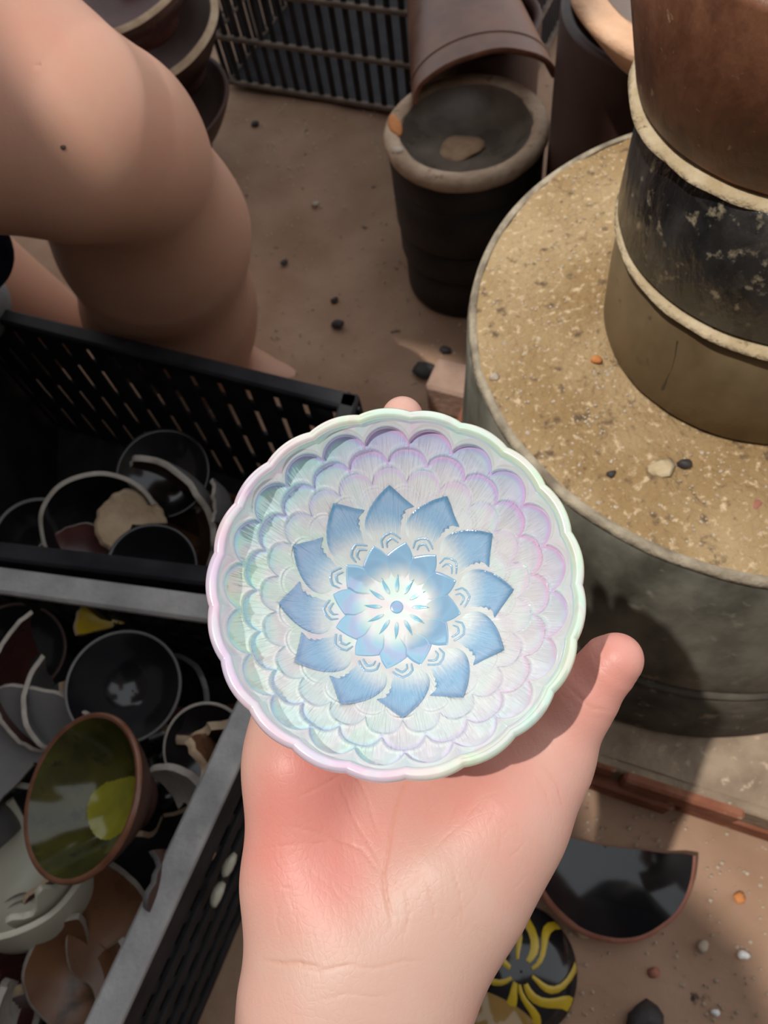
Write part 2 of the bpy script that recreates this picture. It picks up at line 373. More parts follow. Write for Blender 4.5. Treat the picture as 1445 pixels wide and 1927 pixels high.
# brick plinth below
pd_ = nrm([.848, -.53, 0]); pn = nrm([-.53, -.848, 0]); p0 = np.array([.156, .072, 0])
pl = thing('brick_plinth', 'low plinth of dusty red bricks and mortar carrying the round pedestal', 'plinth', p0)
bm_ = None
for course, (z, hh) in enumerate(((.0235, .041), (.0695, .041))):
    for k in range(-2, 5):
        for row in range(4):
            s = k*.112+(.05 if course else 0); cc = p0+pd_*s+np.array([0, 0, z])-pn*(.055+row*.112)-pn*(.004 if course else 0)
            if bm_ is None:
                V, Fc = bevbox((0, 0, 0), pd_, pn, (0, 0, 1), .106, .106, hh, .003); bm_ = mesh('brick', V, Fc, MAT['brick'], smooth=False)
            link('brick', bm_, pl, cc-p0+np.array([0, 0, random.uniform(-.001, .0005)])+pn*random.uniform(-.003, .006))
V, Fc = bevbox(p0+pd_*.12-pn*.222+np.array([0, 0, .0455]), pd_, pn, (0, 0, 1), .76, .43, .089, .002)
part('mortar_core', V, Fc, MAT['mortar'], pl, smooth=False)
# rough mortar spill on top of the plinth
nx = 60; uu = np.linspace(-.25, .5, nx); vv = np.linspace(.016, .44, 40); A_, B_ = np.meshgrid(uu, vv, indexing='ij')
zz = .0925+.0014*np.sin(A_*60+B_*20)*np.sin(B_*80+A_*15)+.0008*np.sin(A_*170)*np.sin(B_*190+1)
V = p0+A_[..., None]*pd_-B_[..., None]*pn+zz[..., None]*np.array([0, 0, 1.]); V = V.reshape(-1, 3)
i, j = np.meshgrid(np.arange(nx-1), np.arange(39), indexing='ij'); a = (i*40+j).ravel()
part('mortar_spill', V, np.stack([a, a+40, a+41, a+1], 1), MAT['mortar'], pl)

# ================================================================== BACKGROUND SAGGARS
bc = np.array([.206, .805]); bt = thing('saggar', 'black saggar column topped by a dusty dark dish with pale rim', 'saggar', (*bc, 0))
RB = .0965
for k, (z0, z1, r) in enumerate(((0, .066, .088), (.067, .115, .092), (.116, .190, .0945))):
    V, Q = lathe([(0, z0+.001), (r-.003, z0), (r, z0+.003), (r, z1-.003), (r-.003, z1), (0, z1-.001)], 72, (*bc, 0), wob=.0006, seed=20+k); part('ring', V, Q, MAT['barrel'], bt)
V, Q = lathe([(.0945, .190), (RB-.001, .205), (RB-.001, .222)], 72, (*bc, 0), wob=.0005, seed=23); part('ring', V, Q, MAT['barrel'], bt)
V, Q = lathe([(RB-.002, .221), (RB+.002, .226), (RB+.002, .236), (RB-.003, .241), (RB-.013, .241), (RB-.018, .237)], 110, (*bc, 0), wob=.0011, seed=24, wobz=.0006); rimo = part('rim', V, Q, MAT['rimclay'], bt)
V, Q = lathe([(RB-.017, .238), (RB-.024, .228), (RB-.040, .215), (RB-.062, .207), (.015, .204), (0, .204)], 80, (*bc, 0)); part('dish', V, Q, MAT['dishin'], bt)
q = at(866, 278, .206); V, Q = blob(q, .026, .023, .0032, 31, .22, 16); part('dust_patch', V, Q, MAT['dust'], bt)
q = at(745, 238, .241); V, Q = blob(q+np.array([0, .004, -.001]), .0075, .020, .004, 32, .15, 14); part('rust_patch', V, Q, MAT['orange'], bt)
q = at(748, 283, .241); V, Q = blob(q, .007, .006, .003, 33, .2, 10); part('lime_chip', V, Q, MAT['pebble'], bt)
# brown jar lying on its side, mouth over the back of the dish
jm = np.array([bc[0]+.036, bc[1]+.045, .2425]); jax = nrm([.10, 1, .0]); jx = nrm([1, -.10, 0]); JR = .089; JH = .052
jt = thing('clay_jar', 'brown glazed jar lying on its side with its mouth over the dark dish', 'jar', jm+np.array([0, .12, 0]))
def tunnel(r_in, h_in, s0, s1, ns=8, na=56, seed=0, wob=.0012, a0=-.05):
    r_ = np.random.default_rng(seed); aa = np.linspace(-a0, PI+a0, na); ss = np.linspace(s0, s1, ns); w = np.sin(aa*5+1)*wob+np.sin(aa*9+2)*wob*.6
    V = np.array([jm+jx*(math.cos(a_)*(r_in-.030*max(s_, 0)/.3))+np.array([0, 0, math.sin(a_)*(h_in+.02*max(s_, 0)/.3)])+jax*(s_+(w[k] if i_ == 0 else 0)) for i_, s_ in enumerate(ss) for k, a_ in enumerate(aa)])
    Fc = [(i_*na+k, i_*na+k+1, (i_+1)*na+k+1, (i_+1)*na+k) for i_ in range(ns-1) for k in range(na-1)]
    return V, Fc
V1, F1 = tunnel(JR, JH, 0, .24, seed=1); part('body', V1, F1, MAT['jar'], jt)
V2, F2 = tunnel(JR-.007, JH-.007, 0, .24, seed=1); part('inside_wall', V2, F2, MAT['darkbrown'], jt)
na = 56; Vl = np.concatenate([V1[:na], (V1[:na]+V2[:na])/2-jax*.003, V2[:na]]); part('lip', Vl, [(i_*na+k, i_*na+k+1, (i_+1)*na+k+1, (i_+1)*na+k) for i_ in range(2) for k in range(na-1)], MAT['lip'], jt)
V3, F3 = tunnel(JR+.0012, JH+.0012, .030, .036, ns=3, wob=0); part('throwing_ridge', V3, F3, MAT['jar'], jt)
V4 = V1[-na:]; part('end_wall', np.concatenate([V4, [V4.mean(0)]]), [(na, k, k+1) for k in range(na-1)], MAT['darkbrown'], jt)
k2 = saggar('saggar', 'dark saggar column standing under the lying brown jar', (jm[0]+.03, jm[1]+.155), 0, .2405, .085, .088, MAT['darkbrown'], 41)
# dark brown cylinder behind the stack with wide pale-rimmed dish
cc = (.405, .70)
saggar('saggar', 'tall dark brown saggar cylinder behind the pedestal', cc, 0, .395, .122, .125, MAT['darkbrown'], 44)
dt = thing('clay_dish', 'wide dish with rough pale orange rim partly hidden behind the top saggar', 'dish', (.424, .645, .395))
V, Q = lathe([(0, .396), (.09, .396), (.135, .405), (.163, .440), (.166, .449), (.160, .452), (.137, .449)], 110, (.428, .640, 0), wob=.0012, seed=45); part('rim', V, Q, M('pale_orange_clay', (.62, .36, .22), (.72, .46, .30), 30, .85, bump=.5, bscale=120, spec=.2), dt)
V, Q = lathe([(.138, .4495), (.128, .437), (.10, .418), (.05, .41), (0, .409)], 70, (.428, .640, 0)); part('inside', V, Q, M('dish_grey', (.16, .115, .095), (.22, .16, .13), 20, .5), dt)

# ================================================================== CRATES
def crate(name, label, C, z0, z1, nsl, nrib, rimw=.022, rimh=.010, walls=(0, 1, 2, 3), rimmat='cratedust', ledge=None, slot=None, bottom=True, group=None, inset=0.02, ribw=.010):
    """C: 4 world xy corners; walls between C[k] and C[k+1]; slats (horizontal) and ribs (vertical) each a part"""
    C = [np.array([*c, 0.]) for c in C]; cen = sum(C)/4
    t = thing(name, label, 'crate', (cen[0], cen[1], z0), group)
    B = [cen+(c-cen)*(1-inset) for c in C]
    for k in walls:
        a, b = C[k], C[(k+1) % 4]; a2, b2 = B[k], B[(k+1) % 4]
        d = nrm(b-a); n = np.array([d[1], -d[0], 0]); n = n if n@((a+b)/2-cen) > 0 else -n; L_ = np.linalg.norm(b-a)
        up = np.array([0, 0, 1.])
        V, Fc = bevbox((a+b)/2+up*(z1-rimh/2), d, n, up, L_+rimw, rimw, rimh, .0025); part('rim', V, Fc, MAT[rimmat], t, smooth=False)
        V, Fc = bevbox((a+b)/2+up*(z1-.022)+n*(rimw/2-.003), d, n, up, L_+rimw, .004, .03, .001); part('rim_skirt', V, Fc, MAT['crate'], t, smooth=False)
        for m in range(nsl+1):
            f = m/(nsl+1); z = z0+.006+(z1-z0)*f; pa = a2+(a-a2)*f; pb = b2+(b-b2)*f
            V, Fc = bevbox((pa+pb)/2+up*z, d, n, up, np.linalg.norm(pb-pa), .010 if ledge else .005, .007 if ledge else .016, .001)
            part('slat', V, Fc, MAT[ledge] if ledge else MAT['crate'], t, smooth=False)
        for m in range(nrib+1):
            f = m/nrib; lo = a2+(b2-a2)*f; hi = a+(b-a)*f
            lo = lo+up*z0; hi = hi+up*(z1-.005); ax = nrm(hi-lo)
            V, Fc = bevbox((lo+hi)/2-n*.003, d, np.cross(ax, d), ax, ribw, .004, np.linalg.norm(hi-lo), .001)
            part('rib', V, Fc, MAT['crate'], t, smooth=False)
    if bottom:
        V = [c+np.array([0, 0, z0+.004]) for c in B]+[c+np.array([0, 0, z0]) for c in B]
        part('bottom', V, [(0, 1, 2, 3), (7, 6, 5, 4)]+[(k, (k+1) % 4, (k+1) % 4+4, k+4) for k in range(4)], MAT['crate'], t, smooth=False)
    return t
ZC = .25
def xy(px, py, z): return at(px, py, z)[:2]
b0 = xy(452, 1365, ZC); b1 = xy(190, 1927, ZC); dB2 = nrm(b1-b0)
a0 = xy(372, 1141, ZC); a1 = xy(0, 1090, ZC); dB1 = nrm(a1-a0)
# corner = intersection
s_ = np.linalg.solve(np.array([dB2, -dB1]).T, a0-b0); K0 = b0+dB2*s_[0]
kB = [K0, K0+dB2*.40, K0+dB2*.40+dB1*.37, K0+dB1*.37]
crate('plastic_crate', 'black plastic crate with dusty grey rim heaped with broken bowls, lower left', kB, .004, ZC, 6, 15, rimw=.024)
f0 = xy(60, 605, ZC); f1 = xy(655, 752, ZC); dA = nrm(f1-f0)
nA = np.array([-dA[1], dA[0]]); nA = nA if nA@(K0-f0) > 0 else -nA
A_near0 = K0+dB1*.36+nrm(f0-a1)*.028; A_near1 = K0-dB1*.0+nrm(f1-K0)*.03
f0x = f0-dA*.12
kA = [A_near1, A_near0, f0x, f1]
crate('plastic_crate', 'darker plastic crate of black potsherds behind the heaped crate, below the knee', kA, .004, ZC, 3, 15, rimw=.018, rimmat='crate', ribw=.026)
# crate against the back
e0 = at(436, 163, .0)[:2]; e1 = at(730, 214, .0)[:2]; dE = nrm(e1-e0); nE = np.array([-dE[1], dE[0]]); nE = nE if nE[1] > 0 else -nE
kE = [e0-dE*.01, e0+dE*.52, e0+dE*.52+nE*.36, e0-dE*.01+nE*.36]
crate('plastic_crate', 'black slatted crate standing at the back behind the knee', kE, .003, .33, 3, 22, rimw=.02, ledge='crateledge', inset=.01)

# ================================================================== POTTERY
def pottery(name, label, c, R, depth, axis, mi, mo, mr, arc=(0, 360), amp=0., th=.004, p=2.2, cat='bowl', v0=.0, v1=1., foot=True, group=None, seed=0, spin=0., edge='rim', pool=None, rows=11):
    """bowl (arc 360) or sherd: inner glaze, outer wall, rim or broken edge; c = centre of the rim circle"""
    z = nrm(axis); x = nrm(CX-(CX@z)*z); y = np.cross(z, x); c = np.asarray(c, float)
    t = thing(name, label, cat, c, group)
    full = arc[1]-arc[0] >= 359.9
    n = max(10, int(72*(arc[1]-arc[0])/360)); th_ = np.radians(np.linspace(arc[0], arc[1], n, endpoint=not full)+spin)
    top = np.full(n, v1)+(jag(n, amp, seed) if amp else 0); bot = np.full(n, max(v0, .02))+(jag(n, amp, seed+50) if (amp and v0 > .03) else 0)
    if amp and not full: th_ = th_+0
    s = np.linspace(0, 1, rows)[:, None]; v = bot[None]+(top-bot)[None]*s
    side = np.zeros_like(v)
    if amp and not full:                                  # ragged ends
        e0_ = jag(rows, amp*.5, seed+7); e1_ = jag(rows, amp*.5, seed+8); f = np.linspace(0, 1, n)[None]
        side = e0_[:, None]*(1-f)**2+e1_[:, None]*f**2
    T = th_[None]+side
    r = R*v; zz = -depth*(1-np.clip(v, 0, 1.6)**p)
    tr = np.full_like(v, R); tz = depth*p*np.clip(v, .001, 2)**(p-1); ln = np.hypot(tr, tz); nr_, nz_ = tz/ln*th, -tr/ln*th
    def pos(r, zz): return c+(r*np.cos(T))[..., None]*x+(r*np.sin(T))[..., None]*y+zz[..., None]*z
    I = pos(r, zz); O = pos(r+nr_, zz+nz_)
    def grid(A, flip):
        m, k = A.shape[:2]; ii = np.arange(m-1)[:, None]; jj = np.arange(k if full else k-1)[None]
        a = ii*k+jj; b = ii*k+(jj+1) % k; q = np.stack([a, b, b+k, a+k], -1).reshape(-1, 4)
        return A.reshape(-1, 3), (q[:, ::-1] if flip else q)
    V, Q = grid(I, False); g1 = part('glaze_inside', V, Q, mi, t)
    V, Q = grid(O, True); part('outer_wall', V, Q, mo, t)
    # rounded edge strip
    def strip(a, b, bul):
        mid = (a+b)/2+bul; q1 = a*.75+b*.25+bul*.75; q3 = a*.25+b*.75+bul*.75
        return np.stack([a, q1, mid, q3, b])
    tdir = (x*np.cos(T[-1])[:, None]+y*np.sin(T[-1])[:, None])*(tr[-1]/ln[-1])[:, None]+z*(tz[-1]/ln[-1])[:, None]
    ms = []
    V, Q = grid(strip(I[-1], O[-1], tdir*th*(.5 if not amp else .08)), False); ms.append((V, Q))
    if not full:
        for col in (0, -1):
            a, b = I[:, col], O[:, col]; S = strip(a, b, np.zeros_like(a)); m, k = S.shape[:2]
            q = [(i*k+j, i*k+j+1, (i+1)*k+j+1, (i+1)*k+j) for i in range(m-1) for j in range(k-1)]; ms.append((S.reshape(-1, 3), q))
    if v0 > .03:
        S = strip(I[0], O[0], np.zeros_like(I[0])); m, k = S.shape[:2]
        q = [(i*k+j, i*k+(j+1) % k, (i+1)*k+(j+1) % k, (i+1)*k+j) for i in range(m-1) for j in range(k if full else k-1)]; ms.append((S.reshape(-1, 3), q))
    V, Q = joinm(*ms); part(edge, V, Q, mr, t)
    if foot and v0 <= .03:
        fr = R*.42; zf = -depth*(1-.42**p)
        V, Q = lathe([(fr-.005, zf-.003), (fr-.0045, -depth-th-.005), (fr, -depth-th-.006), (fr+.001, -depth-th-.003), (fr+.001, zf-.004)], 40, c, axis); part('foot_ring', V, Q, mo, t)
    if pool:
        pm, pr, pa = pool; px_, py_ = pr*math.cos(pa), pr*math.sin(pa)
        rr = np.linspace(0, 1, 7); aa = np.linspace(0, 2*PI, 32, endpoint=False); Rg, Ag = np.meshgrid(rr, aa, indexing='ij')
        wob_ = 1+.10*np.sin(2*Ag+1)+.06*np.sin(3*Ag)
        X_ = px_+Rg*np.cos(Ag)*R*.46*wob_; Y_ = py_+Rg*np.sin(Ag)*R*.46*wob_; q_ = np.hypot(X_, Y_)/R
        Z_ = -depth*(1-q_**p)+.0008*(1-Rg**4)-.0001
        A = c+X_[..., None]*x+Y_[..., None]*y+Z_[..., None]*z; ii = np.arange(6)[:, None]*32; jj = np.arange(32)[None]
        q = np.stack([ii+jj, ii+32+jj, ii+32+(jj+1) % 32, ii+(jj+1) % 32], -1).reshape(-1, 4); part('glaze_pool', A.reshape(-1, 3), q, pm, g1)
    return t
m = MAT
# --- crate heap, front (each with the pixel it is seen at and its height above the floor)
pottery('tea_bowl', 'olive glazed tea bowl with brown lip and yellow pool tilted in the heap', at(150, 1496, .262), .0575, .046, camv(-.50, .38, .78), m['olive'], m['darkbrown'], m['lip'], th=.005, p=2.4, pool=(m['yolk'], .006, -2.2))
pottery('tea_bowl', 'black glazed tea bowl with thin grey lip below the upper rim bar', at(232, 1292, .215), .047, .040, camv(.10, .30, .9), m['black'], m['black'], m['grey'], th=.003)
pottery('tea_bowl', 'black saucer with pale chipped edge beside the long rim bar', at(388, 1410, .200), .037, .018, camv(-.15, .12, .9), m['black'], m['black'], m['greyclay'], th=.003)
pottery('cup_sherd', 'large pale celadon cup half with smooth outer wall at the left edge', at(44, 1608, .195), .066, .062, camv(-.20, .84, .50), m['celadon'], m['celadon'], m['celadon'], arc=(120, 420), amp=.012, th=.005, p=5, cat='sherd', seed=3, v0=.05, edge='broken_edge', foot=False)
pottery('cup_sherd', 'pale celadon wall piece nested inside the large celadon cup half', at(40, 1598, .198), .057, .05, camv(-.20, .80, .55), m['celadon'], m['celadon'], m['celadon'], arc=(-80, -12), amp=.04, th=.005, p=5, cat='sherd', seed=9, v0=.4, edge='broken_edge', foot=False)
pottery('bowl_sherd', 'maroon bowl sherd with curved raw orange edge under the celadon cup', at(18, 1722, .185), .052, .045, camv(.15, .55, .80), m['maroon'], m['maroon'], m['clay'], arc=(190, 350), amp=.02, th=.008, cat='sherd', seed=4, edge='broken_edge')
pottery('bowl_sherd', 'brown bowl bottom with bright sky glint near the bottom of the heap', at(142, 1838, .190), .040, .022, camv(-.05, .20, .95), m['brown'], m['brown'], m['greyclay'], arc=(90, 400), amp=.05, th=.005, cat='sherd', seed=5, edge='broken_edge')
pottery('bowl_sherd', 'maroon wall sherd in the bottom left corner of the heap', at(20, 1880, .175), .060, .05, camv(.5, .3, .7), m['maroon'], m['maroon'], m['grey'], arc=(200, 380), amp=.05, th=.005, cat='sherd', seed=6, edge='broken_edge')
pottery('bowl_sherd', 'pointed brown sherd leaning on the long rim bar', at(232, 1640, .215), .055, .05, camv(-.75, .15, .55), m['brown'], m['darkbrown'], m['grey'], arc=(-25, 62), amp=.09, th=.005, v0=.35, cat='sherd', seed=11, edge='broken_edge', spin=-40)
pottery('bowl_sherd', 'orange brown sherd tucked under the long rim bar', at(255, 1760, .195), .060, .030, camv(-.2, .1, .9), m['brown'], m['brown'], m['greyclay'], arc=(120, 250), amp=.06, th=.006, v0=.2, cat='sherd', seed=12, edge='broken_edge', foot=False)
pottery('bowl_sherd', 'grey glazed flat sherd at the left edge above the celadon cup', at(55, 1440, .205), .060, .012, camv(.05, .2, .95), m['grey'], m['grey'], m['greyclay'], arc=(20, 230), amp=.08, th=.006, cat='sherd', seed=13, edge='broken_edge', foot=False)
pottery('bowl_sherd', 'maroon bowl wall with long pale edge left of the black tea bowl', at(125, 1270, .205), .062, .055, camv(.62, .05, .72), m['maroon'], m['maroon'], m['greyclay'], arc=(120, 255), amp=.05, th=.0035, v0=.25, cat='sherd', seed=14, edge='broken_edge')
pottery('bowl_sherd', 'thin curved grey sherd hugging the black tea bowl', at(160, 1310, .195), .050, .05, camv(.60, .20, .72), m['grey'], m['black'], m['greyclay'], arc=(140, 260), amp=.04, th=.004, v0=.4, cat='sherd', seed=15, edge='broken_edge')
pottery('bowl_sherd', 'tan unglazed wall sherd beside the iridescent bowl rim', at(372, 1205, .225), .050, .04, camv(-.4, .3, .8), m['clay'], m['clay'], m['clay'], arc=(-60, 40), amp=.07, th=.006, v0=.4, cat='sherd', seed=16, edge='broken_edge', spin=20)
pottery('bowl_sherd', 'maroon sherd with straight tan broken edge pointing at the palm', at(385, 1270, .205), .055, .05, camv(-.7, .45, .5), m['maroon'], m['maroon'], m['clay'], arc=(190, 290), amp=.05, th=.008, v0=.3, cat='sherd', seed=17, edge='broken_edge')
pottery('bowl_sherd', 'tan sherd between the olive bowl and the black saucer', at(300, 1460, .215), .052, .045, camv(-.55, -.1, .75), m['clay'], m['brown'], m['clay'], arc=(-50, 50), amp=.06, th=.007, v0=.35, cat='sherd', seed=18, edge='broken_edge')
pottery('bowl_sherd', 'pale grey wedge sherd below the tan sherd', at(305, 1560, .205), .045, .03, camv(-.3, .2, .85), m['greyclay'], m['grey'], m['greyclay'], arc=(0, 110), amp=.06, th=.006, v0=.3, cat='sherd', seed=19, edge='broken_edge')
pottery('bowl_sherd', 'yellow glazed sherd under the upper rim bar', at(212, 1172, .195), .032, .015, camv(.1, .3, .9), m['yellow'], m['brown'], m['clay'], arc=(20, 200), amp=.06, th=.005, v0=.1, cat='sherd', seed=20, edge='broken_edge', foot=False)
pottery('tea_bowl', 'black bowl with round glint at the left edge under the rim bar', at(30, 1222, .185), .042, .034, camv(.25, .25, .9), m['black'], m['black'], m['darkbrown'], th=.004)
pottery('bowl_sherd', 'grey brown sherd at the left edge below the black bowl', at(22, 1318, .195), .045, .02, camv(0, .2, .9), m['grey'], m['brown'], m['clay'], arc=(160, 380), amp=.07, th=.006, cat='sherd', seed=22, edge='broken_edge', foot=False)
pottery('bowl_sherd', 'narrow grey sherd standing against the brown bowl bottom', at(120, 1890, .195), .05, .05, camv(.7, .1, .6), m['greyclay'], m['grey'], m['greyclay'], arc=(150, 230), amp=.04, th=.005, v0=.35, cat='sherd', seed=23, edge='broken_edge')
# --- crate behind
pottery('bowl_sherd', 'black bowl half with pale arched rim and tan inside in the rear crate', at(190, 990, .205), .052, .045, camv(.25, -.25, .9), m['black'], m['black'], m['greyclay'], arc=(20, 215), amp=.03, th=.0045, cat='sherd', seed=30, edge='broken_edge')
pottery('bowl_sherd', 'tan raw bowl base lying in the rear crate', at(246, 985, .200), .030, .012, camv(.2, .1, .9), m['clay'], m['clay'], m['clay'], arc=(0, 250), amp=.08, th=.006, cat='sherd', seed=31, edge='broken_edge', foot=False)
pottery('bowl_sherd', 'large brown curved sherd beside the iridescent bowl in the rear crate', at(300, 985, .185), .065, .05, camv(-.45, -.35, .8), m['darkbrown'], m['grey'], m['greyclay'], arc=(-60, 120), amp=.05, th=.006, v0=.15, cat='sherd', seed=32, edge='broken_edge')
pottery('bowl_sherd', 'red maroon sherd with thin grey rim near the rim bar of the rear crate', at(150, 1065, .200), .045, .02, camv(.1, .45, .8), m['maroon'], m['maroon'], m['greyclay'], arc=(10, 190), amp=.03, th=.004, v0=.1, cat='sherd', seed=33, edge='broken_edge', foot=False)
pottery('tea_bowl', 'small black bowl with bright glint in the rear crate', at(285, 1068, .205), .040, .030, camv(.1, .25, .95), m['black'], m['black'], m['black'], th=.004)
pottery('tea_bowl', 'glossy black bowl with two glints near the crate slots', at(305, 890, .190), .046, .022, camv(.0, .25, .95), m['black'], m['black'], m['black'], th=.004)
pottery('tea_bowl', 'black bowl at the left edge of the rear crate', at(70, 1012, .185), .040, .040, camv(.15, .3, .9), m['black'], m['black'], m['grey'], th=.004)
pottery('bowl_sherd', 'curved pale grey sherd next to the bowl rim in the rear crate', at(372, 955, .200), .035, .03, camv(-.8, .1, .6), m['greyclay'], m['grey'], m['greyclay'], arc=(-30, 40), amp=.03, th=.004, v0=.5, cat='sherd', seed=37, edge='broken_edge')
# fillers deep in both crates
r_ = np.random.default_rng(21)
for k in range(30):
    rear = k >= 18
    if rear:
        u, v = r_.uniform(.16, .80), r_.uniform(.16, .60); A = np.array(kA); p = A[0]+(A[1]-A[0])*u+(A[3]-A[0])*v
    else:
        u, v = r_.uniform(.17, .83), r_.uniform(.17, .83); p = K0+dB2*.40*u+dB1*.37*v
    zc = r_.uniform(.06, .15); mi_ = m[r_.choice(['black', 'maroon', 'darkbrown', 'black', 'brown', 'grey'])]
    pottery('potsherd', ('dark glazed potsherd buried under the heap in the rear crate' if rear else 'dark glazed potsherd buried under the heap in the front crate'), (p[0], p[1], zc), r_.uniform(.035, .055), r_.uniform(.015, .035), nrm([r_.normal()*.5, r_.normal()*.5, 1]), mi_, mi_, m[r_.choice(['greyclay', 'clay', 'grey', 'darkbrown'])],
            arc=(0, r_.uniform(140, 300)), amp=.06, th=.005, cat='sherd', seed=100+k, edge='broken_edge', spin=r_.uniform(0, 360), foot=False, rows=6, group='sherds deep in the rear crate' if rear else 'sherds deep in the front crate')
# --- broken bowls behind the knee
pottery('clay_bowl', 'dark maroon bowl with pale raw rim nearest the frame top behind the knee', at(232, -38, .30), .096, .060, camv(-.28, .36, .88), m['maroon'], m['maroon'], m['clay'], amp=.012, th=.009, seed=41, edge='broken_edge', cat='sherd')
pottery('clay_bowl', 'dark broken bowl with tan jagged edge stacked behind the knee', at(285, 62, .21), .098, .070, camv(-.30, .32, .88), m['darkbrown'], m['darkbrown'], m['clay'], amp=.02, th=.011, seed=44, edge='broken_edge', cat='sherd')
pottery('clay_bowl', 'lowest dark bowl of the broken stack beside the earth floor', at(300, 196, .12), .108, .085, camv(-.20, .35, .90), m['darkbrown'], m['darkbrown'], m['darkbrown'], th=.007)
# --- on the floor, lower right
pottery('bowl_sherd', 'black glazed half bowl with broken red clay rim on the floor beside the wrist', at(1152, 1594, .034), .0760, .028, camv(-.02, .36, .92), m['black'], m['redclay'], m['redclay'], arc=(168, 354), amp=.02, th=.0085, seed=51, edge='rim', cat='sherd', foot=False)
yt = pottery('bowl_sherd', 'overturned sherd striped in yellow and black glaze by the wrist', at(972, 1822, .006), .052, .022, camv(.0, -.42, -.9), m['darkbrown'], m['black'], m['redclay'], arc=(0, 360), amp=.02, th=.005, seed=52, edge='rim', cat='sherd', foot=False)
z_ = camv(0, -.42, -.9); x_ = nrm(CX-(CX@z_)*z_); y_ = np.cross(z_, x_); cy_ = at(972, 1822, .006)
for k in range(9):
    a0_ = k*2*PI/9+.2; V = []; Fc = []
    for i_, s_ in enumerate(np.linspace(.12, .97, 9)):
        for w in (-1, 0, 1):
            a_ = a0_+.35*math.sin(s_*4+k)+w*(.16 if k % 2 else .11)*(1.3-s_*.6); r_v = .052*s_+.004
            V.append(cy_+r_v*math.cos(a_)*x_+r_v*math.sin(a_)*y_+(-.022*(1-s_**2.2)-(.0062 if w == 0 else .0046))*z_)
    for i_ in range(8):
        for j_ in range(2): Fc.append((i_*3+j_, i_*3+j_+1, i_*3+j_+4, i_*3+j_+3))
    part('yellow_stripe', V, Fc, m['yellow'], yt)
pottery('clay_bowl', 'overturned olive amber glazed bowl at the bottom edge by the wrist', at(925, 1950, .003), .046, .034, camv(.0, -.3, -1), m['brown'], M('amber_glaze', (.20, .125, .035), (.27, .155, .05), 26, .10, spec=.6, speck=((.10, .10, .03), 20, .5, .65)), m['clay'], th=.005, foot=False)
for k, (px, py, r, mm, lb) in enumerate(((1390, 1690, .0065, 'orange', 'orange clay crumb on the floor right of the dark bowl'), (1398, 1797, .0055, 'glassbit', 'shiny white glaze chip on the floor at lower right'), (1345, 1905, .004, 'glassbit', 'tiny white chip near the bottom edge of the floor'),
        (1098, 1752, .008, 'clay', 'tan crumb on the floor below the dark bowl'), (1035, 1890, .008, 'clay', 'tan oblong crumb near the amber bowl'), (1215, 1918, .017, 'pebbledark', 'black stone at the bottom edge of the floor'), (1322, 1780, .006, 'pebble', 'pale pebble on the lower right floor'),
        (630, 566, .0065, 'pebbledark', 'upper dark crumb on the shaded floor before the black saggar'), (636, 612, .0095, 'pebbledark', 'lower dark crumb on the shaded floor before the black saggar'), (480, 235, .008, 'pebbledark', 'dark crumb on the floor under the back crate'), (838, 660, .008, 'pebbledark', 'dark stone on the floor left of the pedestal'),
        (594, 385, .006, 'pebble', 'pale crumb in the middle of the shaded floor'), (800, 700, .016, 'pebbledark', 'dark flat lump on the floor above the iridescent bowl'), (535, 495, .006, 'pebbledark', 'small dark speck on the shaded floor left of centre'), (1230, 1830, .006, 'redclay', 'reddish crumb on the lower right floor'))):
    pebble(px, py, 0., r, m[mm], 60+k, lb, flat=.5)
for k, (px, py, z, rx, mm, lb) in enumerate(((431, 1627, .165, .0105, 'celadon', 'upper pale chip lodged in the crate side by the palm'), (409, 1683, .16, .0115, 'celadon', 'lower pale chip lodged in the crate side by the palm'), (397, 1609, .17, .007, 'pinkclay', 'upper pink clay chip in the crate side'), (374, 1650, .165, .008, 'pinkclay', 'lower pink clay chip in the crate side'),
        (322, 1770, .16, .007, 'clay', 'tan chip wedged in the crate side near the wrist'), (283, 1838, .15, .012, 'greyclay', 'grey brown chip low in the crate side'), (258, 1905, .15, .014, 'brown', 'orange brown chip in the crate side at the bottom edge'))):
    p = at(px, py, z); V, Q = blob((0, 0, 0), rx, rx*.45, rx*.4, 90+k, .12, 10, axes=(np.array([*(-dB2), 0]), np.array([dB2[1], -dB2[0], 0]), np.array([0, 0, 1.])))
    tag(link('clay_chip', mesh('clay_chip', V, Q, m[mm]), None, p), lb, 'chip', 'chips caught in the crate side')
V, Fc = bevbox(at(862, 735, .03), nrm([.8, -.55, 0]), nrm([.55, .8, 0]), (0, 0, 1), .07, .05, .056, .004)
o = link('brick', mesh('brick', V-at(862, 735, .002), Fc, M('pale_pink_brick', (.30, .19, .14), (.38, .25, .19), 30, .9, bump=.5), smooth=False), None, at(862, 735, .002)); tag(o, 'pale pinkish brick lying against the pedestal behind the bowl', 'brick')
# fine floor grit
V = []; Fc = []; r_ = np.random.default_rng(6)
for k in range(1500):
    if k < 900: x, y = r_.uniform(-.1, .42), r_.uniform(-.22, .12)
    else: x, y = r_.uniform(-.25, .35), r_.uniform(.55, 1.3)
    if (np.array([x, y, 0])-p0)@pn < -.002 and y < .5 and x > .0: continue
    s = r_.uniform(.0006, .0024); o = len(V)
    V += [(x+s, y, -.003), (x, y+s, -.003), (x-s, y, -.003), (x, y-s, -.003), (x+s*.2, y, s*.8)]
    Fc += [(o, o+1, o+4), (o+1, o+2, o+4), (o+2, o+3, o+4), (o+3, o, o+4)]
tag(part('floor_grit', V, Fc, m['pebble'], fl), kind='stuff')

